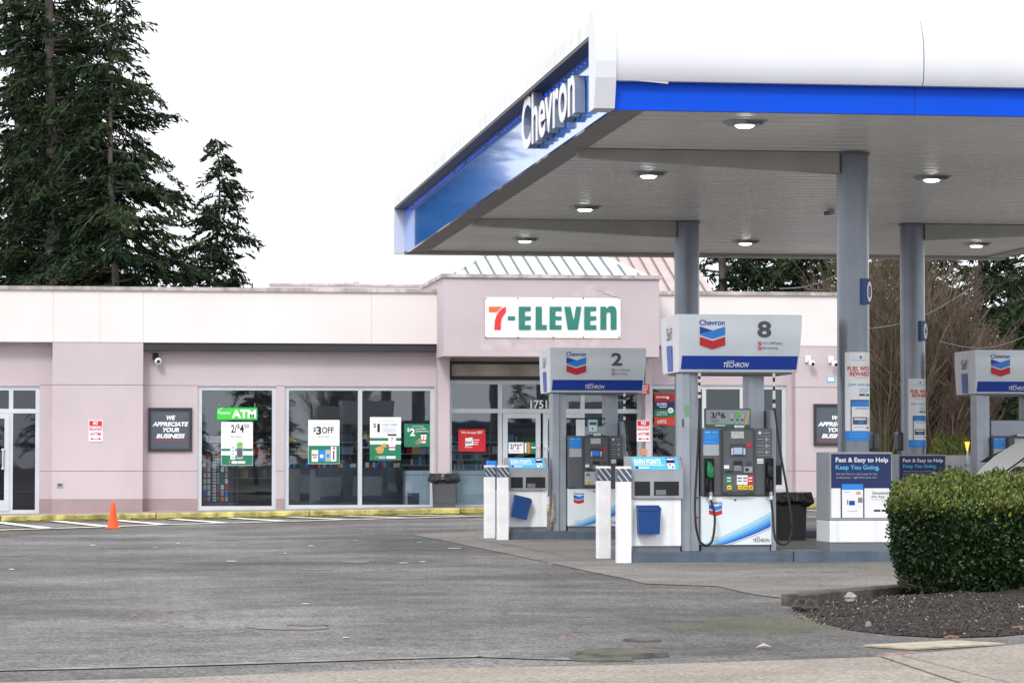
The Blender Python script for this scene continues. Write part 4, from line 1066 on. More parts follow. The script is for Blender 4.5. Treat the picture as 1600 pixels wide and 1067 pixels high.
colsn = ['left', 'middle', 'right']
for j, yy_ in enumerate(LY):
    for i, xx_ in enumerate(LXS):
        if i == 0 and j == 0: continue
        if (i, j) in ((1, 0), (2, 0), (2, 1), (2, 2), (1, 2)): continue
        lab = {(0, 1): 'second lit canopy lamp from the front in the left row', (0, 2): 'third lit canopy lamp from the front in the left row', (0, 3): 'lit canopy lamp farthest back on the left, above the metal roof',
               (1, 1): 'lit canopy lamp right of the column marked 8', (1, 3): 'rearmost lit canopy lamp between the left rear column and column 8', (2, 3): 'rearmost lit canopy lamp at the far right beyond the column marked 4'}[(i, j)]
        dup(l0, (xx_, yy_, ZCEIL), lab)
# further lamps out of the frame, kept for the light they give
for xx_, yy_ in ((LXS[1], LY[0]), (LXS[2], LY[0]), (LXS[2], LY[1]), (LXS[2], LY[2])):
    dup(l0, (xx_, yy_, ZCEIL), 'lit canopy lamp in the front right part of the ceiling, out of the picture')
# small detector beside column 8
pd = PZ(1299, 327, ZCEIL)
mb = MB(); mb.cyl(pd.x, pd.y, ZCEIL-.07, ZCEIL-.002, .05, STEEL, 14); mb.tube([(pd.x, pd.y, ZCEIL-.05), (pd.x-.1, pd.y-.02, ZCEIL-.06)], .03, STEELD, 8); mb.build('ceiling_sensor', label='small grey sensor on the ceiling left of the column marked 8', cat='sensor')

# number shields on columns
def shield(x, y, pz, num, label):
    """blue curved plate facing right and forward"""
    a = R(-58); nrm = Vector((math.cos(a), math.sin(a), 0)); tan = Vector((-nrm.y, nrm.x, 0)); h = .29; wd = .125; c = Vector((x, y, pz))+nrm*(RC+.03)
    def W3(u, v, d): return c+tan*u+Vector((0, 0, v))+nrm*d
    def W2(u, v, d=0): return W3(u, v, d)
    mb = MB(); n = 12
    pts = [(-wd/2, -h/2), (wd*.25, -h/2), (wd*.5, -h*.3), (wd*.56, 0), (wd*.5, h*.3), (wd*.25, h/2), (-wd/2, h/2)]
    vs = [W3(u, v, .02) for u, v in pts]+[W3(u, v, -.045) for u, v in pts]; k = len(pts)
    mb.add(vs, [list(range(k)), list(range(2*k-1, k-1, -1))]+[(i, (i+1)%k, (i+1)%k+k, i+k) for i in range(k)], NAVYB)
    el = [(.024+.040*math.cos(2*math.pi*i/20), .115*math.sin(2*math.pi*i/20)) for i in range(20)]
    mb.add([W3(u, v, .0225) for u, v in el], [list(range(20))], WHITEP)
    vs, fs, (a0, a1, b0, b1) = glyphs(num, .04, 0, False)
    mb.add([W3(.002+(u-a0)/(a1-a0)*.045, -.065+(v-b0)/(b1-b0)*.13, .025) for u, v, w in vs], fs, GREYP)
    mb.build('number_plate', label=label, cat='sign')
NAVYB = mat('shield_blue', (.010, .06, .22), .4)
shield(c8, YC8, P(1343, 457, YC8).z, '8', 'blue plate with an oval white 8 on the front column')
shield(xr_cols[1], YC2, P(1437, 518, YC2).z, '4', 'blue plate with an oval white 4 on the rear right column')
# vertical reward posters wrapped on the columns
def reward(xc, yc, pxa, pya, pyb, sc_, label):
    """a sheet bent round the column; u in pixels of the front poster (1322..1366), v 550..698"""
    q = Plane(yc-RC); ztop = q.z(pya, 1340); zbot = q.z(pyb, 1340)
    rr_ = RC+.004
    a0 = math.asin(max(-1, min(1, (q.x(pxa, 600)-xc)/rr_)))
    def mp(u, v, d=0.0):    # u 0..44, v 0..137
        ang = a0+u/44*(R(112)) ; r = rr_+d
        return (xc+r*math.sin(ang), yc-r*math.cos(ang), ztop+(zbot-ztop)*v/137)
    mb = MB()
    def rect(u0, v0, u1, v1, m, d):
        n = max(1, int((u1-u0)/3)); vs = []; fs = []
        for i in range(n+1):
            u = u0+(u1-u0)*i/n; vs += [mp(u, v1, d), mp(u, v0, d)]
        for i in range(n): fs.append((2*i, 2*i+2, 2*i+3, 2*i+1))
        mb.add(vs, fs, m)
    def tx(st, u0, v0, u1, v1, m, d, bold=.0):
        vs, fs, (x0, x1, y0, y1) = glyphs(st, bold, 0, False)
        mb.add([mp(u0+(u-x0)/(x1-x0)*(u1-u0), v1+(v-y0)/(y1-y0)*(v0-v1), d) for u, v, w in vs], fs, m)
    rect(0, 0, 44, 137, WHITEP, 0)
    rect(21, 7, 24, 11, BLUEP, .002); tx('Chevron Rewards', 11, 13, 33, 15, BLUEL, .002)
    tx('FUEL WITH', 4, 25, 40, 33, REDP, .002, .03); tx('REWARDS', 7, 34, 40, 42, REDP, .002, .03); tx('A participating station', 13, 44, 35, 46, REDP, .002)
    tx('Join and save', 5, 54, 42, 60, BLUEL, .002, .01)
    rect(16, 64, 30, 76, WHITEP, .0005)
    for k in range(3): rect(20, 64+k*3, 40-3*k, 65+k*3, SKYP, .002)
    rect(20, 73, 29, 76, BLACKP, .002); rect(31, 73, 40, 76, BLACKP, .002)
    rect(8, 83, 41, 137, NAVY, .002); rect(9.5, 85, 40, 95, BLUEL, .003); rect(9.5, 95, 40, 137, WHITEP, .003)
    tx('****', 13, 97, 38, 101, BLUEP, .004, .05); rect(11, 113, 33, 126, GREYP, .004); rect(34.5, 113, 40, 126, LGREYP, .004); rect(13, 115, 30, 118, WHITEP, .005); rect(18, 120, 26, 124, BLUEL, .005); rect(12, 130, 26, 131, LGREYP, .004); rect(31, 130, 37, 133, REDP, .004)
    rect(0, 137, 44, 148*1.04, BLUEL, .003); rect(6, 141, 30, 142, SKYP, .004); rect(6, 146, 32, 147, SKYP, .004)
    mb.build('column_poster', label=label, cat='poster')
reward(c8, YC8, 1322, 550, 673, 1, 'FUEL WITH REWARDS poster wrapped on the front column above the screen box')
q = Plane(YC2-RC)
reward(xr_cols[1], YC2, 1420, 591, 687, 1, 'smaller looking FUEL WITH REWARDS poster on the rear column marked 4')
# round black mirrors/intercoms behind the columns
for (xc, yc, px, py, lab) in ((c8, YC8, 1364, 690, 'slim grey dispenser hung on the right side of the front column'), (xr_cols[1], YC2, 1403, 690, 'black rounded box hung on the left side of the rear column')):
    q = Plane(yc+.1); mb = MB(); a, b, c, d = q.box(px-4.5, py-15, px+4.5, py+14); mb.bbox(a, b, yc-.05, yc+.2, c, d, CHAR, .03); mb.build('wall_dispenser', label=lab, cat='dispenser')

# ================================================================== ISLANDS
def island(Y, pxl, label, x_end):
    x0 = Plane(Y).x(pxl, 850)
    th = thing('pump_island', ((x0+x_end)/2, Y+IDEP/2, 0), label, 'pump island', 'raised pump islands')
    mb = MB(); x = x0; k = 0
    while x < x_end:
        b = min(x+1.83, x_end); mb.bbox(x+.002, b-.004, Y, Y+.10, -.02, IH, KERBG, .012); mb.bbox(x+.002, b-.004, Y+IDEP-.10, Y+IDEP, -.02, IH, KERBG, .012); x = b
    mb.bbox(x0-.0, x0+.10, Y+.102, Y+IDEP-.102, -.02, IH, KERBG, .012); mb.build('kerb', th)
    mb = MB(); mb.box(x0+.10, x_end, Y+.10, Y+IDEP-.10, -.02, IH-.006, ISLT); mb.build('slab', th)
    return th
XE = XR-.8
island(YK8, 984, 'front blue-grey pump island under pump 8 with weathered kerb', XE)
island(YK2, 795, 'rear blue-grey pump island under pump 2, farther from the camera', XE)

# bollards -------------------------------------------------------------------------------------
BOLW = mat('bollard_white_paint', (.86, .86, .87), .5, var=.08, vscale=5, streak=.35)
BANDM = mat('reflective_dark_band', (.075, .095, .125), .35, var=.1); STRP = mat('reflective_stripe', (.55, .60, .68), .3)
def bollard0(x, y, w, h):
    th = thing('bollard', (x, y, 0), '', 'bollard', 'white square bollards at the island ends')
    mb = MB(); mb.bbox(x-w/2, x+w/2, y, y+w, -.01, h, BOLW, .008); mb.build('post', th)
    mb = MB(); z0, z1 = h-.165, h-.025; e = .003
    mb.box(x-w/2-e, x+w/2+e, y-e, y+w+e, z0, z1, BANDM); b = mb.build('band', th)
    mb = MB(); n = 3
    for k in range(-1, 3):
        a = x-w/2+k*w/2.2
        pts = [(a, z1), (a+.018, z1), (a+.018+.11, z0), (a+.11, z0)]
        # clip to the face
        def cl(p0, p1, xx): t = (xx-p0[0])/(p1[0]-p0[0]); return (xx, p0[1]+(p1[1]-p0[1])*t)
        L0, L1 = x-w/2, x+w/2; out = []
        poly = pts
        for lim, sg in ((L0, 1), (L1, -1)):
            o = []
            for i in range(len(poly)):
                p, q = poly[i], poly[(i+1) % len(poly)]
                ip, iq = sg*(p[0]-lim) >= 0, sg*(q[0]-lim) >= 0
                if ip: o.append(p)
                if ip != iq: o.append(cl(p, q, lim))
            poly = o
            if not poly: break
        if len(poly) >= 3: mb.poly(poly[::-1], y-.005, STRP)
    mb.build('stripes', b); return th
q8 = Plane(Y8); 
bw = .148; hb = q8.z(728.5, 960)
bo = bollard0(q8.x(976, 800), Y8, .152, hb); bo['label'] = 'white square bollard touching the front cabinet at pump island 8'
yy8 = G(944, 873).y
dup(bo, (q8.x(944.5, 800), Y8+1.0, 0), 'white square bollard just left of the cabinet bollard at the front island').location = (Plane(yy8).x(944.5, 800), yy8, 0)
yq = gB.y; dup(bo, (Plane(yq).x(785, 800), yq-.1, 0), 'white square bollard touching the rear cabinet with the tilted blue bin')
yq = G(766, 841).y; dup(bo, (Plane(yq).x(766, 800), yq, 0), 'farthest left white square bollard at the rear island')

# service cabinets -----------------------------------------------------------------------------
BIN = mat('bright_blue_plastic', (.008, .06, .24), .4, var=.08); CABW = mat('cabinet_white_steel', (.87, .89, .91), .35, var=.05, streak=.25)
CABG = mat('cabinet_grey_steel', (.35, .375, .41), .4, metal=.25, var=.08, streak=.3)
HOLE = mat('cabinet_dark_opening', (.012, .012, .014), .3)
S8 = Plane(YK8+.12)
def cabinet(Y, xoff, label, tilt):
    """measured from the front cabinet: x 988..1064, y 712..858"""
    M = S8; ox = M.x(1026, 800); k = lambda px: M.x(px, 800)-ox+xoff; zz = lambda py: M.z(py, 1026)
    th = thing('service_cabinet', (xoff, Y, IH), label, 'service cabinet')
    dp = .45; w0, w1 = k(988), k(1064.5)
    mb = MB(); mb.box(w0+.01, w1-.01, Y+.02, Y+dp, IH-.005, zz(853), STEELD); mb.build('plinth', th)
    mb = MB(); mb.bbox(w0, w1, Y, Y+dp, zz(853), zz(779), CABW, .008); mb.build('lower_body', th)
    # upper grey housing with sloping front
    z0, z1, zs = zz(778.6), zz(713), zz(735)
    pr = [(Y-.03, z0), (Y+dp, z0), (Y+dp, z1), (Y+.13, z1), (Y-.03, zs)]
    mb = MB(); mb.prismx(pr[::-1], w0-.015, w1+.015, CABG); up = mb.build('upper_housing', th)
    mb = MB(); mb.box(k(991), k(1015), Y-.033, Y-.031, zz(774), zz(752), HOLE); mb.box(k(1021), k(1060), Y-.033, Y-.031, zz(774), zz(752), HOLE)
    mb.build('opening', up)
    mb = MB(); mb.box(k(1021)+.02, k(1040), Y-.036, Y-.034, zz(773), zz(765), STEELD); mb.build('paper_towel_slot', up)
    # sign on slope
    A = Vector((0, Y+.13, z1)); B = Vector((0, Y-.03, zs)); n = Vector((0, -(z1-zs), .16)).normalized()
    def sl(u, v, d): p = B+(A-B)*v; return (u, p.y+n.y*d, p.z+n.z*d)
    mb = MB()
    def r4(u0, u1, v0, v1, m, d): mb.add([sl(u0, v0, d), sl(u1, v0, d), sl(u1, v1, d), sl(u0, v1, d)], [(0,1,2,3)], m)
    def tx(s_, u0, u1, v0, v1, m, d, b):
        vs, fs, (a0, a1, b0, b1) = glyphs(s_, b, 0, False); mb.add([sl(u0+(u-a0)/(a1-a0)*(u1-u0), v0+(v-b0)/(b1-b0)*(v1-v0), d) for u, v, w in vs], fs, m)
    r4(k(990), k(1061), .06, .96, SKYP, .003); tx('EARN POINTS', k(993), k(1034), .42, .80, WHITEP, .006, .03)
    r4(k(992), k(1040), .34, .38, WHITEP, .005); r4(k(993), k(997), .12, .27, NAVY, .005); r4(k(998), k(1014), .15, .22, WHITEP, .005)
    r4(k(1043), k(1056), .5, .92, NAVY, .005); r4(k(1044), k(1055), .72, .84, WHITEP, .007); r4(k(1044), k(1055), .1, .5, WHITEP, .006)
    r4(k(1046), k(1049), .32, .42, GREYP, .008); r4(k(1050), k(1053), .16, .28, GREYP, .008)
    mb.build('points_sign', up)
    # bin
    bx0, bx1, bz0, bz1 = k(993.5), k(1028.5), zz(834), zz(789)
    cx, cz = (bx0+bx1)/2, (bz0+bz1)/2
    if tilt: cx += -.01; cz -= .01
    hw, hh = (bx1-bx0)/2, (bz1-bz0)/2
    mb = MB(); pr = [(-hw*.92, -hh), (hw*.92, -hh), (hw, hh), (-hw, hh)]
    mb.add([(cx+a*(1 if j else 1), Y-.02-(.14 if b > 0 else .12)*(1-j), cz+b-(.0 if j else .03*(b > 0))) for j in (0, 1) for a, b in pr], [(0,1,2,3), (0,4,5,1), (1,5,6,2), (3,0,4,7)[::-1], (4,7,6,5)], BIN)
    mb.box(cx-hw-.004, cx+hw+.004, Y-.168, Y-.158, cz+hh-.055, cz+hh-.03, BIN)
    mb.add([(cx-hw+.01, Y-.15, cz+hh-.06), (cx+hw-.01, Y-.15, cz+hh-.06), (cx+hw-.01, Y-.025, cz+hh-.04), (cx-hw+.01, Y-.025, cz+hh-.04)], [(0,1,2,3)], HOLE)
    if tilt:
        a = R(-13); v2 = []
        for v in mb.v:
            dx, dz = v[0]-cx, v[2]-cz; v2.append((cx+dx*math.cos(a)-dz*math.sin(a)*-1*-1, v[1], cz+dx*math.sin(a)+dz*math.cos(a)))
        mb.v = v2
    mb.build('wash_bucket', th, label='blue bucket hanging crooked' if tilt else None)
    return th
cabinet(YK8+.12, S8.x(1026, 800), 'grey and white service cabinet with upright blue bucket at the front island', False)
q = Plane(YK2+.12)
cabinet(YK2+.12, q.x(825, 800), 'grey and white service cabinet with crooked blue bucket at the rear island', True)

# media boxes ---------------------------------------------------------------------------------
def mediabox(Y, xc, label):
    M = S8; ox = M.x(1346, 780); k = lambda px: M.x(px, 780)-ox+xc; zz = lambda py: M.z(py, 1346)
    th = thing('screen_box', (xc, Y, IH), label, 'display box', 'navy and white display boxes around the columns')
    w0, w1 = k(1297), k(1395); dp = .62
    mb = MB(); mb.box(w0+.0, w1, Y+.012, Y+dp, IH-.005, zz(847), STEELD); mb.build('plinth', th)
    mb = MB(); mb.bbox(w0, w1, Y, Y+dp, zz(847), zz(813.3), CABW, .006); mb.build('lower_panel', th)
    mb = MB(); mb.bbox(w0-.0, w1, Y, Y+dp, zz(813), zz(706), CABG, .006); mb.build('housing', th)
    mb = MB(); y = Y-.003
    mb.quad(k(1299.5), k(1393), zz(808.5), zz(709), y, WHITEP); mb.quad(k(1299.5), k(1393), zz(762.5), zz(709), y-.002, NAVY)
    T = lambda s_, a, b, c, d, m, bo=.0: mb.text(s_, k(a), k(c), zz(d), zz(b), y-.005, m, bo)
    T('Fast & Easy to Help', 1306.5, 714.5, 1388.5, 724, WHITEP, .02); T('Keep You Going.', 1306.5, 726, 1375, 735.5, SKYP, .02)
    T('Use the Chevron app to pay for fuel', 1307, 738.5, 1371, 742.5, LGREYP, .005); T('at the pump – right from your car!', 1307, 744, 1370, 748, LGREYP, .005)
    mb.quad(k(1314), k(1351), zz(808.5), zz(754), y-.004, NAVY); mb.quad(k(1316), k(1349), zz(765), zz(756), y-.006, BLUEL); mb.quad(k(1316), k(1349), zz(808.5), zz(765), y-.006, WHITEP)
    mb.quad(k(1320), k(1328), zz(769), zz(768), y-.008, LGREYP); mb.quad(k(1338), k(1345), zz(772), zz(768), y-.008, BREAD); T('10', 1323, 782, 1328, 788, BLUEP, .01) if False else None
    mb.quad(k(1327), k(1336), zz(789), zz(782), y-.008, BLUEP); mb.quad(k(1341), k(1348), zz(785), zz(777), y-.008, CRK); mb.text('1', k(1324), k(1325.6), zz(788), zz(781), y-.008, BLUEP, .01); mb.quad(k(1325), k(1340), zz(799), zz(798), y-.008, LGREYP)
    T('Download', 1364, 767.5, 1388, 772, GREYP, .005); T('the App', 1362, 773.5, 1383, 778, GREYP, .005); mb.quad(k(1362), k(1388), zz(780.5), zz(779.8), y-.004, LGREYP)
    mb.quad(k(1366), k(1376), zz(799), zz(796), y-.004, BLACKP); mb.quad(k(1378), k(1388), zz(799), zz(796), y-.004, BLACKP)
    mb.build('display_panel', th)
    return th
mediabox(YK8+.14, S8.x(1346, 780), 'large navy Fast & Easy display box at the front column by the hedge')
q = Plane(YK2+.14)
mediabox(YK2+.14, q.x(1441, 760), 'farther navy Fast & Easy display box partly behind the hedge')

# ================================================================== PUMPS
TOPG = mat('topper_silver_panel', (.76, .82, .88), .22, metal=0, var=.05, vscale=2, spec=.6); TOPS = mat('topper_white_side', (.76, .78, .82), .35, var=.04, streak=.2)
LOWP = mat('pump_white_enamel', (.80, .88, .91), .3, var=.03); HOSE = BLACK
NOZG = mat('nozzle_green_cover', (.004, .20, .07), .4); BAND_SEQ = [WHITE, BLACK, WHITE, BLACK, WHITE, WHITE, BLACK, WHITE]
SCR = mat('lcd_screen', (.30, .40, .55), .2, emit=(.35, .5, .8), estr=.25); SCB = mat('lcd_screen_blue', (.02, .10, .45), .2, emit=(.05, .2, .8), estr=.25)
SW = [mat('swoosh_%s' % n_, c_, .35, var=.02) for n_, c_ in (('palest', (.42, .68, .86)), ('pale', (.24, .54, .84)), ('mid', (.10, .38, .80)), ('deep', (.03, .22, .70)), ('deepest', (.01, .10, .50)))]
M8 = Plane(YK8+.22); OX8 = M8.x(1155, 700)
def pump(xc, Y, num, label, left_nozzle, ad):
    k = lambda px: M8.x(px, 700)-OX8+xc; zz = lambda py: M8.z(py, 1155)
    th = thing('fuel_pump', (xc, Y, IH), label, 'fuel pump', 'fuel pumps under the canopy')
    DP = .72
    # posts ----
    for (a, b, w) in ((1065, 1094, 0), (1205, 1213, 1)):
        mb = MB(); 
        if w == 0:
            mb.bbox(k(1065), k(1079), Y+.02, Y+.32, IH-.005, zz(583), STEEL, .006); mb.bbox(k(1079)+.002, k(1094), Y+.06, Y+.30, IH-.005, zz(583), STEEL, .006)
        else:
            mb.bbox(k(1178), k(1203), Y+.28, Y+.58, IH-.005, zz(583), STEEL, .006); mb.bbox(k(1205.5), k(1213.5), Y+.04, Y+.5, IH-.005, zz(640), STEEL, .006)
        mb.build('post', th)
    if num == '8':
        mb = MB()
        for a, b, c, d, m in ((1072, 633, 1079, 650, mat('pale_green_decal', (.20, .42, .22), .5)), (1070, 651, 1078, 668, LGREYP), (1066, 655, 1069, 667, GREYP)): mb.quad(k(a), k(c), zz(d), zz(b), Y+.012, m)
        mb.quad(k(1087), k(1093), zz(809), zz(806.5), Y+.055, REDP); mb.quad(k(1089), k(1093), zz(779), zz(776), Y+.055, GREENP)
        mb.build('post_decal', th)
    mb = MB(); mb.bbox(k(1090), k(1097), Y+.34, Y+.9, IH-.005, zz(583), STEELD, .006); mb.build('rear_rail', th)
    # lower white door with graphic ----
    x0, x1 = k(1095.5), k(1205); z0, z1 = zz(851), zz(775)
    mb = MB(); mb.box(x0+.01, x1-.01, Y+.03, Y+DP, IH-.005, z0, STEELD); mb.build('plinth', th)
    mb = MB(); mb.bbox(x0, x1, Y, Y+DP, z0, z1, LOWP, .006)
    def L(u): return k(1095.5+u)
    # diagonal brush stroke of the livery: bands between two curves
    def lo(t): return (L(34+76*t), zz(850.8-21*t-8*t*t))     # lower curve (white gap edge)
    def hi(t): return (L(0+110*t), zz(851-44*t-8*t*t))
    NS = 14
    def cur(f, t):     # f 0 lower .. 1 upper
        a, b = lo(t), hi(t); return (a[0]+(b[0]-a[0])*f, a[1]+(b[1]-a[1])*f)
    xr_ = x1-.008; zb0 = z0+.006
    lev = [0, .14, .3, .5, .72, 1.0]
    for j in range(5):
        for i in range(NS):
            t0, t1 = i/NS, (i+1)/NS
            q4 = [cur(lev[j], t0), cur(lev[j], t1), cur(lev[j+1], t1), cur(lev[j+1], t0)]
            q4 = [(min(max(a, x0+.008), xr_), max(b, zb0)) for a, b in q4]
            mb.poly(q4, Y-.002, SW[4-j])
    for i in range(NS):
        t0, t1 = i/NS, (i+1)/NS
        a, b = lo(t0), lo(t1); mb.poly([(min(a[0]+.01, xr_), max(a[1]-.016, zb0)), (min(b[0]+.01, xr_), max(b[1]-.016, zb0)), (min(b[0]+.01, xr_), max(b[1]-.006, zb0)), (min(a[0]+.01, xr_), max(a[1]-.006, zb0))], Y-.003, LGREYP)
    mb.text('Chevron', L(12), L(32.5), zz(787.5), zz(782.5), Y-.004, BLUEP, .015); chevron(mb, L(12), L(32.5), zz(806), zz(788), Y-.003)
    mb.text('with', L(84), L(91), zz(840), zz(837.5), Y-.006, GREYP); mb.text('TECHRON', L(80), L(106), zz(846.5), zz(841), Y-.006, GREYP, .01)
    mb.text('Unleaded', L(14), L(25), zz(840), zz(838), Y-.004, GREYP); mb.text('Gasoline', L(14), L(24), zz(844.5), zz(842.5), Y-.004, GREYP)
    mb.disc(L(53), zz(781), Y-.004, .012, CHAR)
    mb.build('lower_door', th)
    # cabinet ----
    x0, x1 = k(1095.5), k(1205.5); z0, z1 = zz(774), zz(668.5)
    mb = MB(); mb.bbox(x0, x1, Y-.03, Y+DP, z0, z1, CHARL, .012); cab = mb.build('dispenser_body', th)
    mb = MB()   # centre bezel with arched top and bottom
    n = 10; top = [(k(1126+51*i/n), zz(671-6.5*math.sin(math.pi*i/n))) for i in range(n+1)]; bot = [(k(1126+51*i/n), zz(770+3*math.sin(math.pi*i/n))) for i in range(n+1)]
    mb.prism(bot+top[::-1], Y-.065, Y-.032, CHAR)
    inn = [(k(1129+45*i/n), zz(674-4.5*math.sin(math.pi*i/n))) for i in range(n+1)]
    mb.prism([(k(1129), zz(740)), (k(1174), zz(740))]+inn[::-1], Y-.072, Y-.066, CHARL); bz = mb.build('centre_bezel', cab)
    mb = MB(); mb.bbox(k(1145.5), k(1160.5), Y-.085, Y-.03, zz(668.5), zz(664.5), WHITEP, .006); mb.text('Chevron', k(1148), k(1158), zz(667.4), zz(665.6), Y-.088, BLUEP); mb.build('brand_badge', cab)
    y = Y-.075
    def R_(nm, a, b, c, d, m, t=.006, par=bz): 
        mb = MB(); mb.box(k(a), k(c), y-t, y, zz(d), zz(b), m); return mb.build(nm, par)
    R_('price_display', 1140, 674, 1160, 685, mat('price_lcd', (.52, .54, .50), .3, var=.3, vscale=60))
    R_('screen_bezel', 1138.5, 693, 1163, 713, CHAR)
    mb = MB(); mb.box(k(1144), k(1157.5), y-.012, y-.006, zz(709.5), zz(699), SCB if num != '8' else SCR); mb.build('screen', bz)
    mb = MB()
    for j in range(4):
        for a in (1140.2, 1159.2): mb.box(k(a), k(a+2.8), y-.012, y-.006, zz(700.6+j*2.6+1.6), zz(700.6+j*2.6-.2), WHITEP)
    mb.build('screen_buttons', bz)
    R_('red_sticker', 1163.5, 692.3, 1171.5, 697.6, REDP, .003)
    R_('card_reader', 1144, 720, 1157.5, 727, BLACKP, .012)
    mb = MB(); mb.box(k(1145), k(1155), y-.02, y, zz(735.5), zz(727.5), LGREYP)
    for i in range(3):
        for j in range(4): mb.box(k(1146+3*i), k(1148+3*i), y-.024, y-.02, zz(730+j*1.9), zz(728.8+j*1.9), GREYP)
    mb.build('keypad', bz)
    R_('instruction_sticker', 1129, 726.5, 1137, 732, WHITEP, .003); R_('receipt_slot', 1131, 735, 1143, 737.5, BLACKP, .01)
    mb = MB(); mb.box(k(1160), k(1173), y-.01, y, zz(738), zz(729), STEEL); mb.box(k(1162), k(1167), y-.013, y-.01, zz(736), zz(731), BLACKP); mb.box(k(1164), k(1171), y-.01, y, zz(726), zz(721.5), CHAR); mb.build('bill_acceptor', bz)
    # grade selector
    y2 = Y-.068; mb = MB(); mb.box(k(1128), k(1176), y2-.004, y2, zz(767.5), zz(741), CHARL if num == '8' else LGREYP)
    mb.build('grade_panel', bz)
    mb = MB()
    gl = [(1132, 1141, GREENP), (1149, 1157.6, WHITEP), (1157.8, 1165.6, WHITEP), (1165.8, 1174, REDP)]
    for a, b, m in (gl if num == '8' else []):
        mb = MB(); mb.box(k(a), k(b), y2-.007, y2-.004, zz(757), zz(742), m); mb.box(k(a+1.3), k(b-1.3), y2-.009, y2-.007, zz(747.5), zz(745.5), GREYP if m is WHITEP else WHITEP); mb.box(k(a+1.3), k(b-1.3), y2-.009, y2-.007, zz(752), zz(750.4), GREYP if m is WHITEP else WHITEP); mb.build('grade_label', bz)
    if num != '8':
        for a in (1132, 1149, 1166): mb = MB(); mb.box(k(a), k(a+6), y2-.007, y2-.004, zz(749), zz(745), GREYP); mb.build('grade_label', bz)
    for a, s_ in (((1137, '87'), (1154, '91'), (1162, '89'), (1170.5, '87')) if num == '8' else ((1135, '87'), (1152.5, '89'), (1170, '91'))):
        mb = MB(); w = .026
        mb.bbox(k(a)-w, k(a)+w, y2-.02, y2-.004, zz(761.5)-w*.98, zz(761.5)+w*.98, YEL, .008); mb.text(s_, k(a)-w*.5, k(a)+w*.5, zz(761.5)-w*.4, zz(761.5)+w*.4, y2-.022, BLACKP, .02); mb.build('grade_button', bz)
    # side stickers
    yf = Y-.033
    mb = MB(); mb.box(k(1098), k(1122.5), yf-.003, yf, zz(694), zz(672), BLUEL)
    for a, b, c, d in ((1100, 674, 1109, 677), (1112, 674.5, 1120, 676.5), (1100, 680.5, 1119, 681.3), (1100, 684, 1114, 684.8), (1100, 690, 1118, 690.8)): mb.box(k(a), k(c), yf-.005, yf-.003, zz(d), zz(b), SKYP)
    mb.box(k(1098), k(1122.5), yf-.003, yf, zz(711.5), zz(694.3), LGREYP); mb.build('blue_notice', cab)
    mb = MB()
    for j, py in enumerate((676, 686, 696, 706)):
        if j == 0: mb.poly([(k(1183), zz(py)), (k(1186), zz(py+3)), (k(1189), zz(py)), (k(1186), zz(py-3))], yf-.003, WHITEP)
        else: mb.quad(k(1195), k(1198), zz(py+2.6), zz(py-2), yf-.003, LGREYP); mb.quad(k(1199), k(1201.5), zz(py+1), zz(py-.6), yf-.003, LGREYP)
        mb.quad(k(1181 if j else 1192), k(1192 if j else 1202), zz(py+.5), zz(py-.4), yf-.003, LGREYP); mb.quad(k(1181), k(1203), zz(py+5.2), zz(py+4.8), yf-.003, LGREYP)
    mb.quad(k(1182), k(1191.5), zz(724), zz(716.5), yf-.003, WHITEP); mb.quad(k(1183), k(1190), zz(721.5), zz(720.5), yf-.005, GREYP)
    mb.build('instruction_panel', cab)
    # nozzle boots, nozzles, hoses
    def nozzle(side):
        a, b = (1100, 1113) if side == 0 else (1194.5, 1206)
        mb = MB(); x0, x1, z0, z1 = k(a), k(b), zz(773), zz(716.5)
        mb.box(x0, x1, yf-.002, yf+.0, z0, z1, HOLE); mb.box(x0-.006, x0, yf-.03, yf, z0, z1, BLACK); mb.box(x1, x1+.006, yf-.03, yf, z0, z1, BLACK); mb.box(x0, x1, yf-.03, yf, z1, z1+.006, BLACK); mb.box(x0, x1, yf-.07, yf, z0-.006, z0+.03, BLACK)
        mb.build('nozzle_boot', cab)
        xm = (x0+x1)/2; m = NOZG if side == 0 else BLACK; yn = yf-.07
        mb = MB()
        mb.tube([(xm-.012, yf-.01, zz(722)), (xm-.006, yn+.02, zz(724)), (xm, yn, zz(729)), (xm+.006, yn, zz(745)), (xm+.004, yn, zz(750))], .02, m, 12, rs=[.012, .022, .036, .034, .022])
        mb.bbox(xm-.034, xm+.036, yn-.03, yn+.03, zz(744), zz(728), m, .014)
        nz = mb.build('nozzle', th, smooth='auto')
        mb = MB(); mb.tube([(xm+.004, yn, zz(749)), (xm+.006, yn, zz(768))], .018, BLACK, 10); mb.tube([(xm-.03, yn-.01, zz(746)), (xm-.04, yn-.02, zz(756)), (xm-.012, yn-.01, zz(766))], .007, BLACK, 6); mb.build('grip_and_lever', nz)
        mb = MB(); mb.tube([(xm+.006, yn, zz(768)), (xm+.008, yn, zz(774))], .02, STEEL, 10); mb.tube([(xm+.008, yn, zz(774)), (xm+.008, yn, zz(780))], .017, WHITE, 10); mb.build('swivel', nz)
        H = ([(1092.6, 622), (1092, 640), (1088, 705), (1082.5, 780), (1081.8, 805), (1083, 823), (1088, 843), (1094, 849.5), (1099, 851), (1104, 848.5), (1108, 843), (1111.5, 826), (1112.6, 803), (1109, 780)] if side == 0 else
             [(1209, 637), (1211, 650), (1216.5, 705), (1226, 769), (1231, 810), (1231, 828), (1228, 843), (1221, 849.5), (1213.5, 849), (1207, 843), (1203.8, 828), (1203, 803), (1204.5, 780)])
        if side == 0 and num != '8': return
        P3 = []
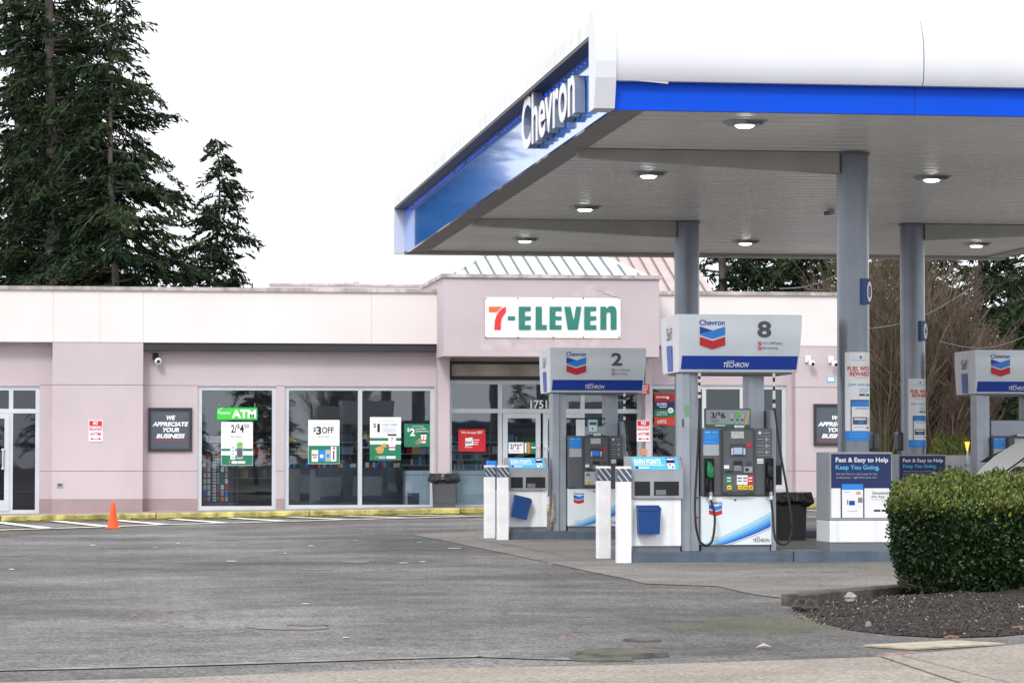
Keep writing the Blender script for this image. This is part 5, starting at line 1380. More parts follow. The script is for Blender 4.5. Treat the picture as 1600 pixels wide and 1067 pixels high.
        for i, (a, b) in enumerate(H):
            t = i/(len(H)-1); yy = (Y-.02)*(1-smooth(0, .35, t))+(Y-.16)*smooth(0, .35, t)
            if t > .8: yy = (Y-.16)*(1-(t-.8)/.2)+yn*((t-.8)/.2)
            P3.append(Vector((k(a), yy, zz(b))))
        P3[-1] = Vector((xm+.008, yn, zz(780)))
        # smooth by Catmull-Rom
        S = []
        for i in range(len(P3)-1):
            p0, p1, p2, p3 = P3[max(i-1, 0)], P3[i], P3[i+1], P3[min(i+2, len(P3)-1)]
            for s_ in range(5):
                t = s_/5; S.append(.5*((2*p1)+(p2-p0)*t+(2*p0-5*p1+4*p2-p3)*t*t+(3*p1-3*p2+p3-p0)*t*t*t) if False else .5*((p1*2)+(p2-p0)*t+(p0*2-p1*5+p2*4-p3)*t*t+(p1*3-p0-p2*3+p3)*t*t*t))
        S.append(P3[-1])
        mb = MB(); mb.tube(S, .0135, HOSE, 8); hs_ = mb.build('hose', th, smooth=True)
        mb = MB(); xx = P3[0].x; za, zb_ = zz(583), P3[0].z; N_ = 8
        for i, mm in enumerate(BAND_SEQ[:N_]):
            mb.cyl(xx, Y-.02, za+(zb_-za)*(i+1)/N_, za+(zb_-za)*i/N_, .017 if mm is WHITE else .013, mm, 10)
        mb.build('breakaway', hs_)
    if left_nozzle: nozzle(0)
    nozzle(1)
    # topper ----
    ztp, zbt = zz(492), zz(581.5)
    mb = MB(); xa, xb = k(1058), k(1251.5); xa2, xb2 = k(1060), k(1245); TD = 1.06; y0 = Y-.10
    pr = [(-.0, ztp), (-.045, ztp-.10), (-.05, ztp-.25), (-.0, zbt)]       # bulged front
    def ring(z, off, xl_, xr_): return [(xl_, y0+off, z), (xr_, y0+off, z), (xr_, y0+TD-off, z), (xl_, y0+TD-off, z)]
    zs = [zbt, zbt+.03, ztp-.3, ztp-.1, ztp]; offs = [.07, .05, 0, 0, .02]
    vs = []
    for z, of in zip(zs, offs):
        t = (z-zbt)/(ztp-zbt); vs += ring(z, of, xa2+(xa-xa2)*t, xb2+(xb-xb2)*t)
    fr = []; sd = []; 
    for i in range(4):
        o = 4*i; fr += [(o, o+1, o+5, o+4), (o+2, o+3, o+7, o+6)]; sd += [(o+1, o+2, o+6, o+5), (o+3, o, o+4, o+7)]
    mb.add(vs, fr, TOPG); mb.add(vs, sd+[(3, 2, 1, 0), (16, 17, 18, 19)], TOPS)
    tp = mb.build('topper', th, smooth='auto')
    # front face follows the profile: function giving y on the face at height z
    def fy(z):
        for i in range(4):
            if zs[i] <= z <= zs[i+1]: return y0+offs[i]+(offs[i+1]-offs[i])*(z-zs[i])/(zs[i+1]-zs[i])
        return y0
    mb = MB()
    z1_, z0_ = zz(556.5), zz(577.5); 
    mb.add([(k(1062.5), fy(z0_)-.003, z0_), (k(1243), fy(z0_)-.003, z0_), (k(1245), fy(z1_)-.003, z1_), (k(1064), fy(z1_)-.003, z1_)], [(0,1,2,3)], BLUEP)
    yb = fy((z0_+z1_)/2)-.014
    def TXT(st, a, b, c, d, m, bo=0.0, sh=0.0):
        vs, fs, (u0, u1, v0, v1) = glyphs(st, bo, sh, False); X0_, X1_, Z0_, Z1_ = k(a), k(c), zz(d), zz(b); o = []
        for (u, v, w) in vs:
            z = Z0_+(v-v0)/(v1-v0)*(Z1_-Z0_); o.append((X0_+(u-u0)/(u1-u0)*(X1_-X0_), fy(z)-.006, z))
        mb.add(o, fs, m)
    TXT('with', 1134.5, 563, 1146, 566.3, WHITEP, 0, .3); TXT('TECHRON', 1129, 566.6, 1168.5, 574, WHITEP, .015, .3)
    TXT('Chevron', 1090.5, 500.5, 1130, 509.3, BLUEP, .015)
    chevron(mb, k(1091), k(1130.5), zz(546.5), zz(511), y0-.006)
    TXT(num, 1181, 502, 1202.5, 528, GREYP, .03)
    for py, s_, xe in ((537, 'Turn Off Engine', 1220), (544.5, 'No Smoking', 1213)):
        mb.disc(k(1184.5), zz(py), y0-.006, .022, REDP, 16, .015); mb.poly([(k(1182.3), zz(py-1.6)), (k(1183), zz(py-2.3)), (k(1186.7), zz(py+1.6)), (k(1186), zz(py+2.3))][::-1], y0-.007, REDP)
        TXT(s_, 1189, py-2.4, xe, py+2.4, GREYP)
    mb.build('topper_graphics', tp)
    # side: blue bar + Self
    mb = MB(); xs_ = xa-.004
    def SY(t): return y0+TD*(1-t)          # t 0 back .. 1 front (left to right seen from the left)
    for (t0, t1, za, zb2) in ((.34, .62, zbt+.015, ztp-.33),):
        mb.add([(xa2-.003, SY(t0), za), (xa2-.003, SY(t1), za), (xs_+.004*0, SY(t1), zb2), (xs_, SY(t0), zb2)], [(0,1,2,3)], mat('side_blue_bar', (.03, .09, .42), .4))
    vs, fs, (u0, u1, v0, v1) = glyphs('Self', .005, 0, False)
    mb.add([(xs_, SY(.34+(u-u0)/(u1-u0)*.28), ztp-.27+(v-v0)/(v1-v0)*.14) for u, v, w in vs], fs, GREYP)
    mb.build('side_graphics', tp)
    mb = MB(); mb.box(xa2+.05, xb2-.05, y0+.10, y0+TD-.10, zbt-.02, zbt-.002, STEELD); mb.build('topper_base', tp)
    return th
pump(OX8, M8.Y, '8', 'nearest fuel pump, number 8 on its topper, with green and black nozzles', True, True)
q2 = Plane(YK2+.22)
dx = OX8-M8.x(1058, 500)
pump(q2.x(858, 560)+dx, q2.Y, '2', 'fuel pump with number 2 on its topper, behind two white bollards', False, False)
pump(q2.x(1521, 580)+dx, q2.Y, '4', 'fuel pump at the right edge, cut by the picture, behind the hedge', False, False)
# ad signs above the cabinets: rest on the pump tops
Ya = M8.Y+.1; q = Plane(Ya)
mb = MB(); q.rect(mb, 1101, 638, 1173, 668, CHARL, .03, -.03)
q.rect(mb, 1103, 640.5, 1171, 666.5, mat('ad_silver', (.33, .37, .41), .3, var=.1, vscale=3), off=.003); q.rect(mb, 1103, 662.5, 1171, 666.5, GREENP, off=.005)
q.txt(mb, '3/', 1111, 644, 1121, 653.5, BLACKP, .006, .02); q.txt(mb, '$', 1121.5, 643, 1125.5, 649.5, BLACKP, .006, .01); q.txt(mb, '6', 1126, 644, 1133, 653.5, BLACKP, .006, .03)
q.rect(mb, 1111, 656, 1124, 657, GREYP, off=.006); q.rect(mb, 1111, 659, 1122, 659.7, GREYP, off=.006)
for a in (1140.5, 1149, 1157): q.rect(mb, a, 646, a+5.5, 662, LGREYP, off=.007); q.rect(mb, a+1, 654, a+4.5, 658, GREENP if a < 1150 else GREYP, off=.009)
mb.disc(q.x(1152), q.z(647), Ya-.011, .03, mat('leaf_green_print', (.12, .55, .05), .5)); q.pt(mb, [(1163, 664), (1165, 664), (1171, 642), (1169, 642)], YEL, .012)
q.txt(mb, '7', 1112, 663.2, 1115, 666, REDP, .008, .03, .3); q.rect(mb, 1117, 664, 1133, 665.4, WHITEP, off=.008)
mb.build('pump_top_advert', label='silver 3/$6 advert frame standing on top of pump 8', cat='advert')
q = Plane(q2.Y+.1); mb = MB(); dxx = 0
q.rect(mb, 918.5, 655, 934, 675.5, SKYP, .01, -.01); q.rect(mb, 920, 657, 932.5, 674, WHITEP, off=.003); q.rect(mb, 921, 659, 932, 664, GREENP, off=.005); q.rect(mb, 925, 668, 927, 671, GREYP, off=.005)
mb.build('pump_top_card', label='small pale blue and green card standing on top of pump 2', cat='card')
mb = MB(); q = Plane(q2.Y+.3); mb.tube([P(884, 678, q.Y), P(884, 654, q.Y), P(950, 654, q.Y), P(950, 678, q.Y)], .012, CHAR, 8); mb.tube([P(940, 654, q.Y), P(937, 660, q.Y), P(941, 664, q.Y), P(947, 660, q.Y), P(945, 654, q.Y)], .01, CHAR, 6); mb.build('wire_rack', label='empty black wire frame on top of pump 2', cat='frame')
mb = MB(); q = Plane(q2.Y+.12); q.rect(mb, 1549, 657, 1640, 681, mat('advert_back_grey_blue', (.42, .47, .55), .4, var=.05), .03, -.03); q.rect(mb, 1549, 655.8, 1640, 657.2, CHAR, .04, -.04); mb.build('blank_panel', label='blank grey-blue advert panel above the pump at the right edge', cat='panel')

# folded umbrella / squeegee rags beside the rear cabinet
mb = MB(); q = Plane(YK2+.2); RAG = mat('dirty_white_cloth', (.33, .30, .27), .9, var=.5, vscale=12, bump=.6)
mb.tube([P(866, 770, q.Y), P(864.5, 790, q.Y), P(864, 805, q.Y), P(861, 820, q.Y), P(859, 829, q.Y)], .03, RAG, 8, rs=[.008, .02, .035, .03, .02]); mb.build('hanging_rag', label='dirty twisted rag hanging between the rear cabinet and the pump 2 post', cat='rag')
mb = MB(); q = Plane(YK2+.9); q.rect(mb, 762, 719.5, 776, 727, BLUEL, .15, -.15); q.rect(mb, 771, 727, 777, 765, BLUEP, .1, -.1); q.rect(mb, 765, 765, 783, 829.5, CABW, .3, -.3)
mb.build('air_water_box', label='small blue topped box behind the rear pair of bollards', cat='box')

# ================================================================== PLANTING BED, HEDGE
bed = [(1262, 948), (1300, 942), (1380, 933), (1460, 926), (1620, 915), (1900, 900), (1900, 985), (1610, 990), (1560, 995), (1480, 997), (1400, 993), (1330, 985), (1280, 972), (1255, 960)]
pts = [G(a, b) for a, b in bed]
cx_ = sum(p.x for p in pts)/len(pts); cy_ = sum(p.y for p in pts)/len(pts)
mb = MB(); bm = bmesh.new(); vsb = [bm.verts.new((p.x, p.y, .006)) for p in pts]; bm.faces.new(vsb)
bmesh.ops.triangulate(bm, faces=bm.faces[:]); bmesh.ops.subdivide_edges(bm, edges=bm.edges[:], cuts=3, use_grid_fill=True); bmesh.ops.subdivide_edges(bm, edges=bm.edges[:], cuts=2, use_grid_fill=True)
bnd = {v for e_ in bm.edges if e_.is_boundary for v in e_.verts}
for v in bm.verts:
    if v not in bnd:
        dmin = min((v.co-b.co).length for b in bnd); v.co.z = .01+.055*min(1, dmin/.9)+random.uniform(-.012, .012)
bmesh.ops.recalc_face_normals(bm, faces=bm.faces[:])
from mathutils.bvhtree import BVHTree
bed_bvh = BVHTree.FromBMesh(bm); mb.bm(bm, MULCH); mb.build('mulch_bed', org=(0,0,0), kind='structure')
# bark chips and pebbles
mb = MB(); CH = [mat('bark_chip_brown', (.09, .06, .045), .9), mat('pale_chip', (.32, .29, .26), .8), mat('dark_chip', (.03, .025, .024), .9)]
bx0_, bx1_ = min(p.x for p in pts)-.25, min(max(p.x for p in pts), 6.9); by0_, by1_ = min(p.y for p in pts)-.25, max(p.y for p in pts)
n_chip = 0
for k in range(40000):
    if n_chip > 6500: break
    x_, y_ = random.uniform(bx0_, bx1_), random.uniform(by0_, by1_)
    hit = bed_bvh.ray_cast(Vector((x_, y_, 2)), Vector((0, 0, -1)))
    if hit[0] is None:
        near = bed_bvh.find_nearest(Vector((x_, y_, 0)))
        if near[3] is None or near[3] > .22 or random.random() < near[3]/.14 or near[0].y > y_+.02: continue
        g_ = Vector((x_, y_, .004))
    else: g_ = hit[0]
    n_chip += 1
    s = random.uniform(.004, .013); a = random.uniform(0, 6.3); t = random.uniform(-.4, .4)
    dx_, dy_ = math.cos(a)*s, math.sin(a)*s; hz = s*t
    m = CH[1] if random.random() < .07 else (CH[0] if random.random() < .35 else CH[2])
    z = g_.z+.006; mb.add([(g_.x-dx_, g_.y-dy_, z-hz), (g_.x+dy_*.5, g_.y-dx_*.5, z+.004), (g_.x+dx_, g_.y+dy_, z+hz+.003), (g_.x-dy_*.5, g_.y+dx_*.5, z-.004), (g_.x, g_.y, z+s*.5)], [(0,1,4), (1,2,4), (2,3,4), (3,0,4)], m)
mb.build('bark_chips', org=(0,0,0), kind='stuff', label='scattered bark chips and pale grit in the planting bed', cat='bark chips')
# concrete kerb behind the bed, with broken end
KB = mat('old_kerb_concrete', (.075, .07, .056), .9, var=.35, vscale=7, bump=.8, bscale=25)
kp = [(1250, 943), (1300, 936), (1345, 933), (1390, 929), (1450, 924.5), (1640, 910)]
mb = MB(); wpts = [G(a, b+4) for a, b in kp]
for i in range(len(wpts)-1):
    a, b = wpts[i], wpts[i+1]; d = (b-a).normalized(); n_ = Vector((-d.y, d.x, 0))*.15
    h = .09
    mb.add([a+Vector((0,0,-.03)), b+Vector((0,0,-.03)), b+Vector((0,0,h-.015)), a+Vector((0,0,h-.015)), a+n_*.12+Vector((0,0,h)), b+n_*.12+Vector((0,0,h)), b+n_+Vector((0,0,h)), a+n_+Vector((0,0,h)), a+n_+Vector((0,0,-.03)), b+n_+Vector((0,0,-.03))], [(0,1,2,3), (3,2,5,4), (4,5,6,7), (7,6,9,8), (0,3,4,7,8)], KB)
mb.build('bed_kerb', org=(0,0,0), kind='structure')
def rock(px, py, r, m, label, sq=(1, 1, .8), seed=1, rise=.0, cat='stone'):
    bm = bmesh.new(); bmesh.ops.create_icosphere(bm, subdivisions=3, radius=r); rr = random.Random(seed)
    ph = [rr.uniform(0, 6) for _ in range(6)]
    for v in bm.verts:
        n = v.co.normalized(); f_ = 1+.16*math.sin(n.x*3+ph[0])*math.sin(n.y*4+ph[1])+.10*math.sin(n.z*7+ph[2])+.06*math.sin(n.x*13+ph[3])*math.sin(n.z*11+ph[4])
        v.co = Vector((n.x*r*f_*sq[0], n.y*r*f_*sq[1], n.z*r*f_*sq[2]))
    g_ = G(px, py); bmesh.ops.translate(bm, verts=bm.verts, vec=(g_.x, g_.y, g_.z+r*sq[2]*.6+rise)); mb = MB(); mb.bm(bm, m); return mb.build('stone' if cat == 'stone' else cat, smooth='auto', label=label, cat=cat)
RKW = mat('white_rock', (.30, .31, .30), .85, var=.25, vscale=9, bump=.4); RKD = mat('dark_mossy_rock', (.075, .07, .058), .95, var=.6, vscale=12, bump=.9, bscale=30)
rock(1329, 946, .045, RKW, 'white fist-sized stone lying on the bed kerb', (1.1, 1, .85), 2, .04)
rock(1252, 955, .06, RKD, 'dark mossy rock at the very end of the bed kerb', (1, 1, 1.0), 3)
rock(1266, 956, .052, RKD, 'dark lumpy rock between the kerb end rock and the bed', (1.1, 1, 1.1), 4)
rock(1306, 953, .045, RKD, 'dark flat stone at the foot of the kerb below the white stone', (1.6, 1, .5), 5)
rock(1357, 983, .022, mat('grey_stub', (.22, .20, .18), .9), 'small grey stub sticking out of the mulch', (1, 1, 1.2), 6, .01)
rock(1598, 962, .03, RKW, 'pale stone at the right edge of the bed', (1.3, 1, .5), 7, .05)
WOOD = mat('weathered_wood', (.36, .31, .235), .85, var=.2, vscale=9, bump=.4)
g1, g2 = G(1428, 1016), G(1572, 1008)
mb = MB(); d = (g2-g1).normalized(); n_ = Vector((-d.y, d.x, 0))
a, b = g1, g2; w_ = G(1430, 1009)-g1; w_ = n_*.42
vs = [a, b, b+w_, a+w_]; mb.add([(p.x, p.y, z) for z in (.004, .014) for p in vs], [(3,2,1,0), (4,5,6,7), (0,1,5,4), (1,2,6,5), (2,3,7,6), (3,0,4,7)], WOOD); mb.build('wooden_board', label='flat pale wooden board lying on the asphalt before the mulch bed', cat='board')
for (a_, b_, L_, lab) in ((1487, 996, .09, 'short reddish stick on the near edge of the mulch'), (1595, 981, .12, 'orange-brown stick at the right edge of the mulch')):
    g_ = G(a_, b_, .03); mb = MB(); mb.tube([(g_.x-L_/2, g_.y, .03), (g_.x, g_.y+.02, .038), (g_.x+L_/2, g_.y, .03)], .010, mat('reddish_stick', (.20, .11, .07), .8), 6); mb.build('stick', label=lab, cat='stick')
REDS = mat('faded_red_paint', (.19, .12, .115), .85, var=.5, vscale=14)
mb = sheet('x', [(1360, 1030), (1375, 1021), (1420, 1018), (1460, 1021), (1450, 1026), (1400, 1030)], REDS, .004)
mb.build('paint_mark', org=(0,0,0), kind='structure')
# manhole, patches, litter
IRON = mat('manhole_grey', (.15, .14, .125), .7, var=.25, vscale=8, bump=.4)
def patch(px, py, rx, ry, m, dz=.004, n=18, seed=0):
    rr = random.Random(seed); return sheet('p', [(px+rx*math.cos(2*math.pi*i/n)*rr.uniform(.85, 1.1), py+ry*math.sin(2*math.pi*i/n)*rr.uniform(.85, 1.1)) for i in range(n)][::-1], m, dz)
mb = patch(452, 980, 66, 4.6, IRON, seed=1); mb.build('manhole_collar', org=(0,0,0), kind='structure')
c_ = G(480, 977.5); th = thing('manhole_cover', (c_.x, c_.y, 0), 'round metal manhole cover in a concrete collar in the middle of the lot', 'manhole cover')
mb = MB(); mb.cyl(c_.x, c_.y, .004, .012, .14, IRON, 28); mb.build('cover', th)
mb = MB(); n = 28
for r0, r1 in ((.12, .105), (.07, .055)):
    mb.add([(c_.x+r*math.cos(2*math.pi*i/n), c_.y+r*math.sin(2*math.pi*i/n), .015) for r in (r0, r1) for i in range(n)], [(i, (i+1)%n, (i+1)%n+n, i+n) for i in range(n)], IRON)
mb.build('ring_pattern', th)
for i, (a, b, c, d) in enumerate(((556, 877.5, 24, 2.2), (495, 890, 28, 1.3), (400, 848.5, 20, 1.2), (505, 845, 22, 1.0), (355, 843, 18, .9))):
    patch(a, b, c, d, IRON, seed=i+3).build('asphalt_patch', org=(0,0,0), kind='structure')
DASH = mat('worn_white_fleck', (.5, .5, .5), .8, var=.2); CYD = mat('survey_blue_paint', (.10, .42, .52), .8, var=.2)
mb = MB()
for a, b, w, m in ((145, 852, 10, DASH), (362, 877, 18, DASH), (18, 890, 10, DASH), (478, 944, 12, DASH), (540, 997, 12, DASH), (486, 853, 12, DASH), (630, 880, 16, DASH), (660, 878, 12, DASH), (445, 865, 6, DASH), (242, 856, 12, CYD), (555, 845, 9, CYD), (655, 848, 9, CYD), (278, 849, 8, DASH), (710, 857, 24, DASH)):
    patch(a, b, w/2, .7, m, .007, 8, a).v and None
    q_ = patch(a, b, w/2, .7, m, .007, 8, a); o = len(mb.v); mb.add(q_.v, q_.f, m)
mb.build('paint_flecks', org=(0,0,0), kind='structure')
LEAF = mat('dry_leaf', (.27, .16, .10), .8); 
for a, b, s, m, lab in ((250, 973, .035, LEAF, 'reddish dry leaf on the asphalt at left'), (210, 965, .025, LEAF, 'small yellowish leaf left of the red leaf'), (1193, 1013, .05, mat('pink_wrapper', (.42, .30, .26), .6), 'crumpled pinkish wrapper on the asphalt in front of the bed'), (880, 1001, .03, LEAF, 'curled leaf below the forecourt edge'), (860, 884, .04, LEAF, 'small leaf at the edge of the forecourt concrete')):
    g_ = G(a, b); mb = MB(); mb.add([(g_.x-s, g_.y, .008), (g_.x-.2*s, g_.y-.8*s, .02), (g_.x+s, g_.y+.1*s, .012), (g_.x+.2*s, g_.y+.9*s, .03), (g_.x, g_.y, .035)], [(0,1,4), (1,2,4), (2,3,4), (3,0,4)], m); mb.build('litter' if 'wrapper' in lab else 'fallen_leaf', label=lab, cat='litter' if 'wrapper' in lab else 'leaf')
# broken kerb slab remnants
mb = MB()
for a, b, w, h, rot in ((970, 1024, .26, .028, .5), (935, 1030, .2, .012, .2), (1004, 1001, .12, .015, .3)):
    g_ = G(a, b); n = 7; rr = random.Random(a); ring = [(g_.x+w*(.7+.4*rr.random())*math.cos(2*math.pi*i/n+rot), g_.y+w*1.4*(.7+.4*rr.random())*math.sin(2*math.pi*i/n+rot)) for i in range(n)]
    mb.add([(x, y, .002) for x, y in ring]+[(x*.93+g_.x*.07, y*.93+g_.y*.07, h) for x, y in ring], [list(range(n, 2*n))]+[(i, (i+1)%n, (i+1)%n+n, i+n) for i in range(n)], KB)
mb.build('broken_slab', label='low broken concrete slab remnants in the asphalt near the pavement', cat='slab')
SEAMP = mat('pale_asphalt_seam', (.20, .19, .17), .9, var=.5, vscale=3, bump=.5)
mb = MB()  # old raised seam across the foreground
pp = [(-60, 1049), (120, 1045), (300, 1040), (480, 1034), (640, 1029), (750, 1026), (850, 1030), (940, 1031)]
for (a, b), (c, d) in zip(pp, pp[1:]): strip(mb, G(a, b), G(c, d), .12, SEAMP, .006, 3)
for (a, b), (c, d) in (((-60, 1022), (200, 1018)), ((200, 1018), (420, 1014)), ((420, 1015), (560, 1012))): strip(mb, G(a, b+1.5*math.sin(a)), G(c, d+1.5*math.sin(c)), .014, JOINT, .005, 4)
mb.build('asphalt_seam', org=(0,0,0), kind='structure')

# ---- foliage helpers
def quads_obj(name, cen, u, v, mats, midx, parent=None, org=(0, 0, 0), **kw):
    """many small leaf faces: centres, half-vectors u and v (numpy)"""
    n = len(cen); verts = np.empty((n, 4, 3)); verts[:, 0] = cen-u; verts[:, 1] = cen+v; verts[:, 2] = cen+u; verts[:, 3] = cen-v
    verts = verts.reshape(-1, 3)-np.array(org)
    me = bpy.data.meshes.new(name); me.vertices.add(4*n); me.vertices.foreach_set('co', verts.ravel())
    me.loops.add(4*n); me.loops.foreach_set('vertex_index', np.arange(4*n, dtype=np.int32))
    me.polygons.add(n); me.polygons.foreach_set('loop_start', np.arange(0, 4*n, 4, dtype=np.int32))
    for m in mats: me.materials.append(m)
    me.polygons.foreach_set('material_index', midx.astype(np.int32)); me.update(calc_edges=True)
    o = bpy.data.objects.new(name, me); C.objects.link(o)
    if parent: o.parent = parent
    else: o.location = org
    for a, b in kw.items(): o[a] = b
    return o
def leafmat(name, col, rough=.5, trans=.25, spec=.4):
    m = mat(name, col, rough, var=.25, vscale=1.5, spec=spec)
    b = m.node_tree.nodes['Principled BSDF']; t = m.node_tree
    tr = t.nodes.new('ShaderNodeBsdfTranslucent'); tr.inputs['Color'].default_value = (col[0]*1.3, col[1]*1.4, col[2], 1)
    ms = t.nodes.new('ShaderNodeMixShader'); ms.inputs[0].default_value = trans
    o = t.nodes['Material Output']; t.links.new(b.outputs[0], ms.inputs[1]); t.links.new(tr.outputs[0], ms.inputs[2]); t.links.new(ms.outputs[0], o.inputs['Surface'])
    return m
# hedge -----------------------------------------------------------------------------------------
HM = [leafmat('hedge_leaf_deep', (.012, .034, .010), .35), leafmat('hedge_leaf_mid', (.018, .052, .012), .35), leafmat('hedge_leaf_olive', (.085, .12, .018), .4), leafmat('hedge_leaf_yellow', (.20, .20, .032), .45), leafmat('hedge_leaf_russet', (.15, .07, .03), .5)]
hf = G(1440, 935); HY0 = hf.y-.15; HX0 = Plane(HY0).x(1384, 850)
HXE = HX0+3.6; HYD = 2.4
def hedge():
    th = thing('hedge', (HX0+1.8, HY0+1.2, 0), 'clipped dark green hedge with yellowish new leaves on its rounded top', 'hedge')
    n = 85000
    N = rng.random((n, 6))
    # rounded block as superellipsoid surface samples
    cx, cy = (HX0+HXE)/2, HY0+HYD/2; hx, hy = (HXE-HX0)/2, HYD/2; H = 1.0
    # sample on faces
    r = N[:, 0]; u = N[:, 1]; w = N[:, 2]
    top = r < .42; front = (r >= .42) & (r < .80); left = (r >= .80)
    x = np.where(left, -1.0, u*2-1); y = np.where(front, -1.0, np.where(left, w*2-1, w*2-1)); z = np.where(top, 1.0, np.where(front, w, u))
    z2 = z*2-1
    # round the corners by p-norm projection (horizontal and vertical)
    px_, py_, pz_ = x*hx, y*hy, z2*.5
    rc = .18
    def rnd(a, lim): return np.clip(a, -(lim-rc), lim-rc)
    ix, iy, iz = rnd(px_, hx), rnd(py_, hy), rnd(pz_, .5)
    d = np.stack([px_-ix, py_-iy, np.where(pz_ > 0, pz_-iz, 0)], 1); ln = np.linalg.norm(d, axis=1); ln[ln == 0] = 1
    nrm = d/ln[:, None]
    pos = np.stack([ix, iy, np.where(pz_ > 0, iz, pz_)], 1)+nrm*rc
    pos[:, 0] += cx; pos[:, 1] += cy; zz_ = (pos[:, 2]+.5)
    base = .775+.17*np.clip((pos[:, 1]-HY0)/1.3, 0, 1)+.05*np.clip((pos[:, 0]-HX0)/.5, 0, 1)-.02
    lump = .018*np.sin(pos[:, 0]*7+1)*np.sin(pos[:, 1]*6)+.014*np.sin(pos[:, 0]*17)+.010*np.sin(pos[:, 1]*23)
    pos[:, 2] = .06+zz_*(base-.06)
    # taper in near the ground (left side leans)
    tp = (1-zz_)*.12
    pos[:, 0] += np.where(pos[:, 0] < cx, tp, 0); pos[:, 1] += np.where(pos[:, 1] < cy, tp*.6, 0)
    lump2 = .04*np.sin(pos[:, 0]*5+pos[:, 2]*6)*np.sin(pos[:, 2]*8+pos[:, 1]*5+pos[:, 0]*3)
    depth = -rng.random(n)**1.6*.16+.02*rng.standard_normal(n)
    pos += nrm*(depth+lump2+lump)[:, None]
    pos[:, 0] += .30*np.clip(pos[:, 1]-HY0, 0, 3)*np.clip((HXE-pos[:, 0])/1.2, 0, 1)
    # gaps low down
    keep = ~((pos[:, 2] < .16) & (rng.random(n) < .55))
    pos, nrm, dep = pos[keep], nrm[keep], depth[keep]; n = len(pos)
    s = rng.uniform(.011, .021, n)
    dirs = nrm*.6+rng.standard_normal((n, 3))*.7+np.array([0, 0, .35]); dirs /= np.linalg.norm(dirs, axis=1)[:, None]
    side = np.cross(dirs, rng.standard_normal((n, 3))+nrm); side /= np.linalg.norm(side, axis=1)[:, None]
    q_ = rng.random(n); up = nrm[:, 2]
    hgt = pos[:, 2]
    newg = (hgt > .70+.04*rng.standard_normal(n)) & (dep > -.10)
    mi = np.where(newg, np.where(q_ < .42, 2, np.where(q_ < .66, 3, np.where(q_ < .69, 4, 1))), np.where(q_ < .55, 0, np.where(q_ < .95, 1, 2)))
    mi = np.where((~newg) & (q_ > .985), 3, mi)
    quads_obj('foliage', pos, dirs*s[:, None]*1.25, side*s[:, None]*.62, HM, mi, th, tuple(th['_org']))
    # dark woody interior
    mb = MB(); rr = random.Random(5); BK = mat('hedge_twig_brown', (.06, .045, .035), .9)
    for k in range(90):
        y = HY0+rr.uniform(.10, HYD-.2); x = rr.uniform(HX0+.14+.3*(y-HY0), HXE-.1); z = 0.03
        p = Vector((x, y, z)); q = p+Vector((rr.uniform(-.15, .15), rr.uniform(-.15, .1), rr.uniform(.3, .7)))
        mb.tube([p, (p+q)/2+Vector((rr.uniform(-.04, .04), 0, 0)), q], .01, BK, 5, rs=[.016, .011, .005])
    for k in range(10):
        p = Vector((HX0+.22+rr.uniform(0, .1), HY0+.1, .10)); q = p+Vector((-rr.uniform(.08, .22), -rr.uniform(0, .1), rr.uniform(.01, .1))); mb.tube([p, (p+q)/2+Vector((0, 0, -.02)), q], .004, BK, 4)
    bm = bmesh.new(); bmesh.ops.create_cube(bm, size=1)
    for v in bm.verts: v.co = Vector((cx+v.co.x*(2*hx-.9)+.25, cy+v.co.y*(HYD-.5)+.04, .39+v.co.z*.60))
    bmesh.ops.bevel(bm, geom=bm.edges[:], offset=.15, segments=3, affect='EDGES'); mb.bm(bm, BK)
    mb.build('stems', th)
hedge()

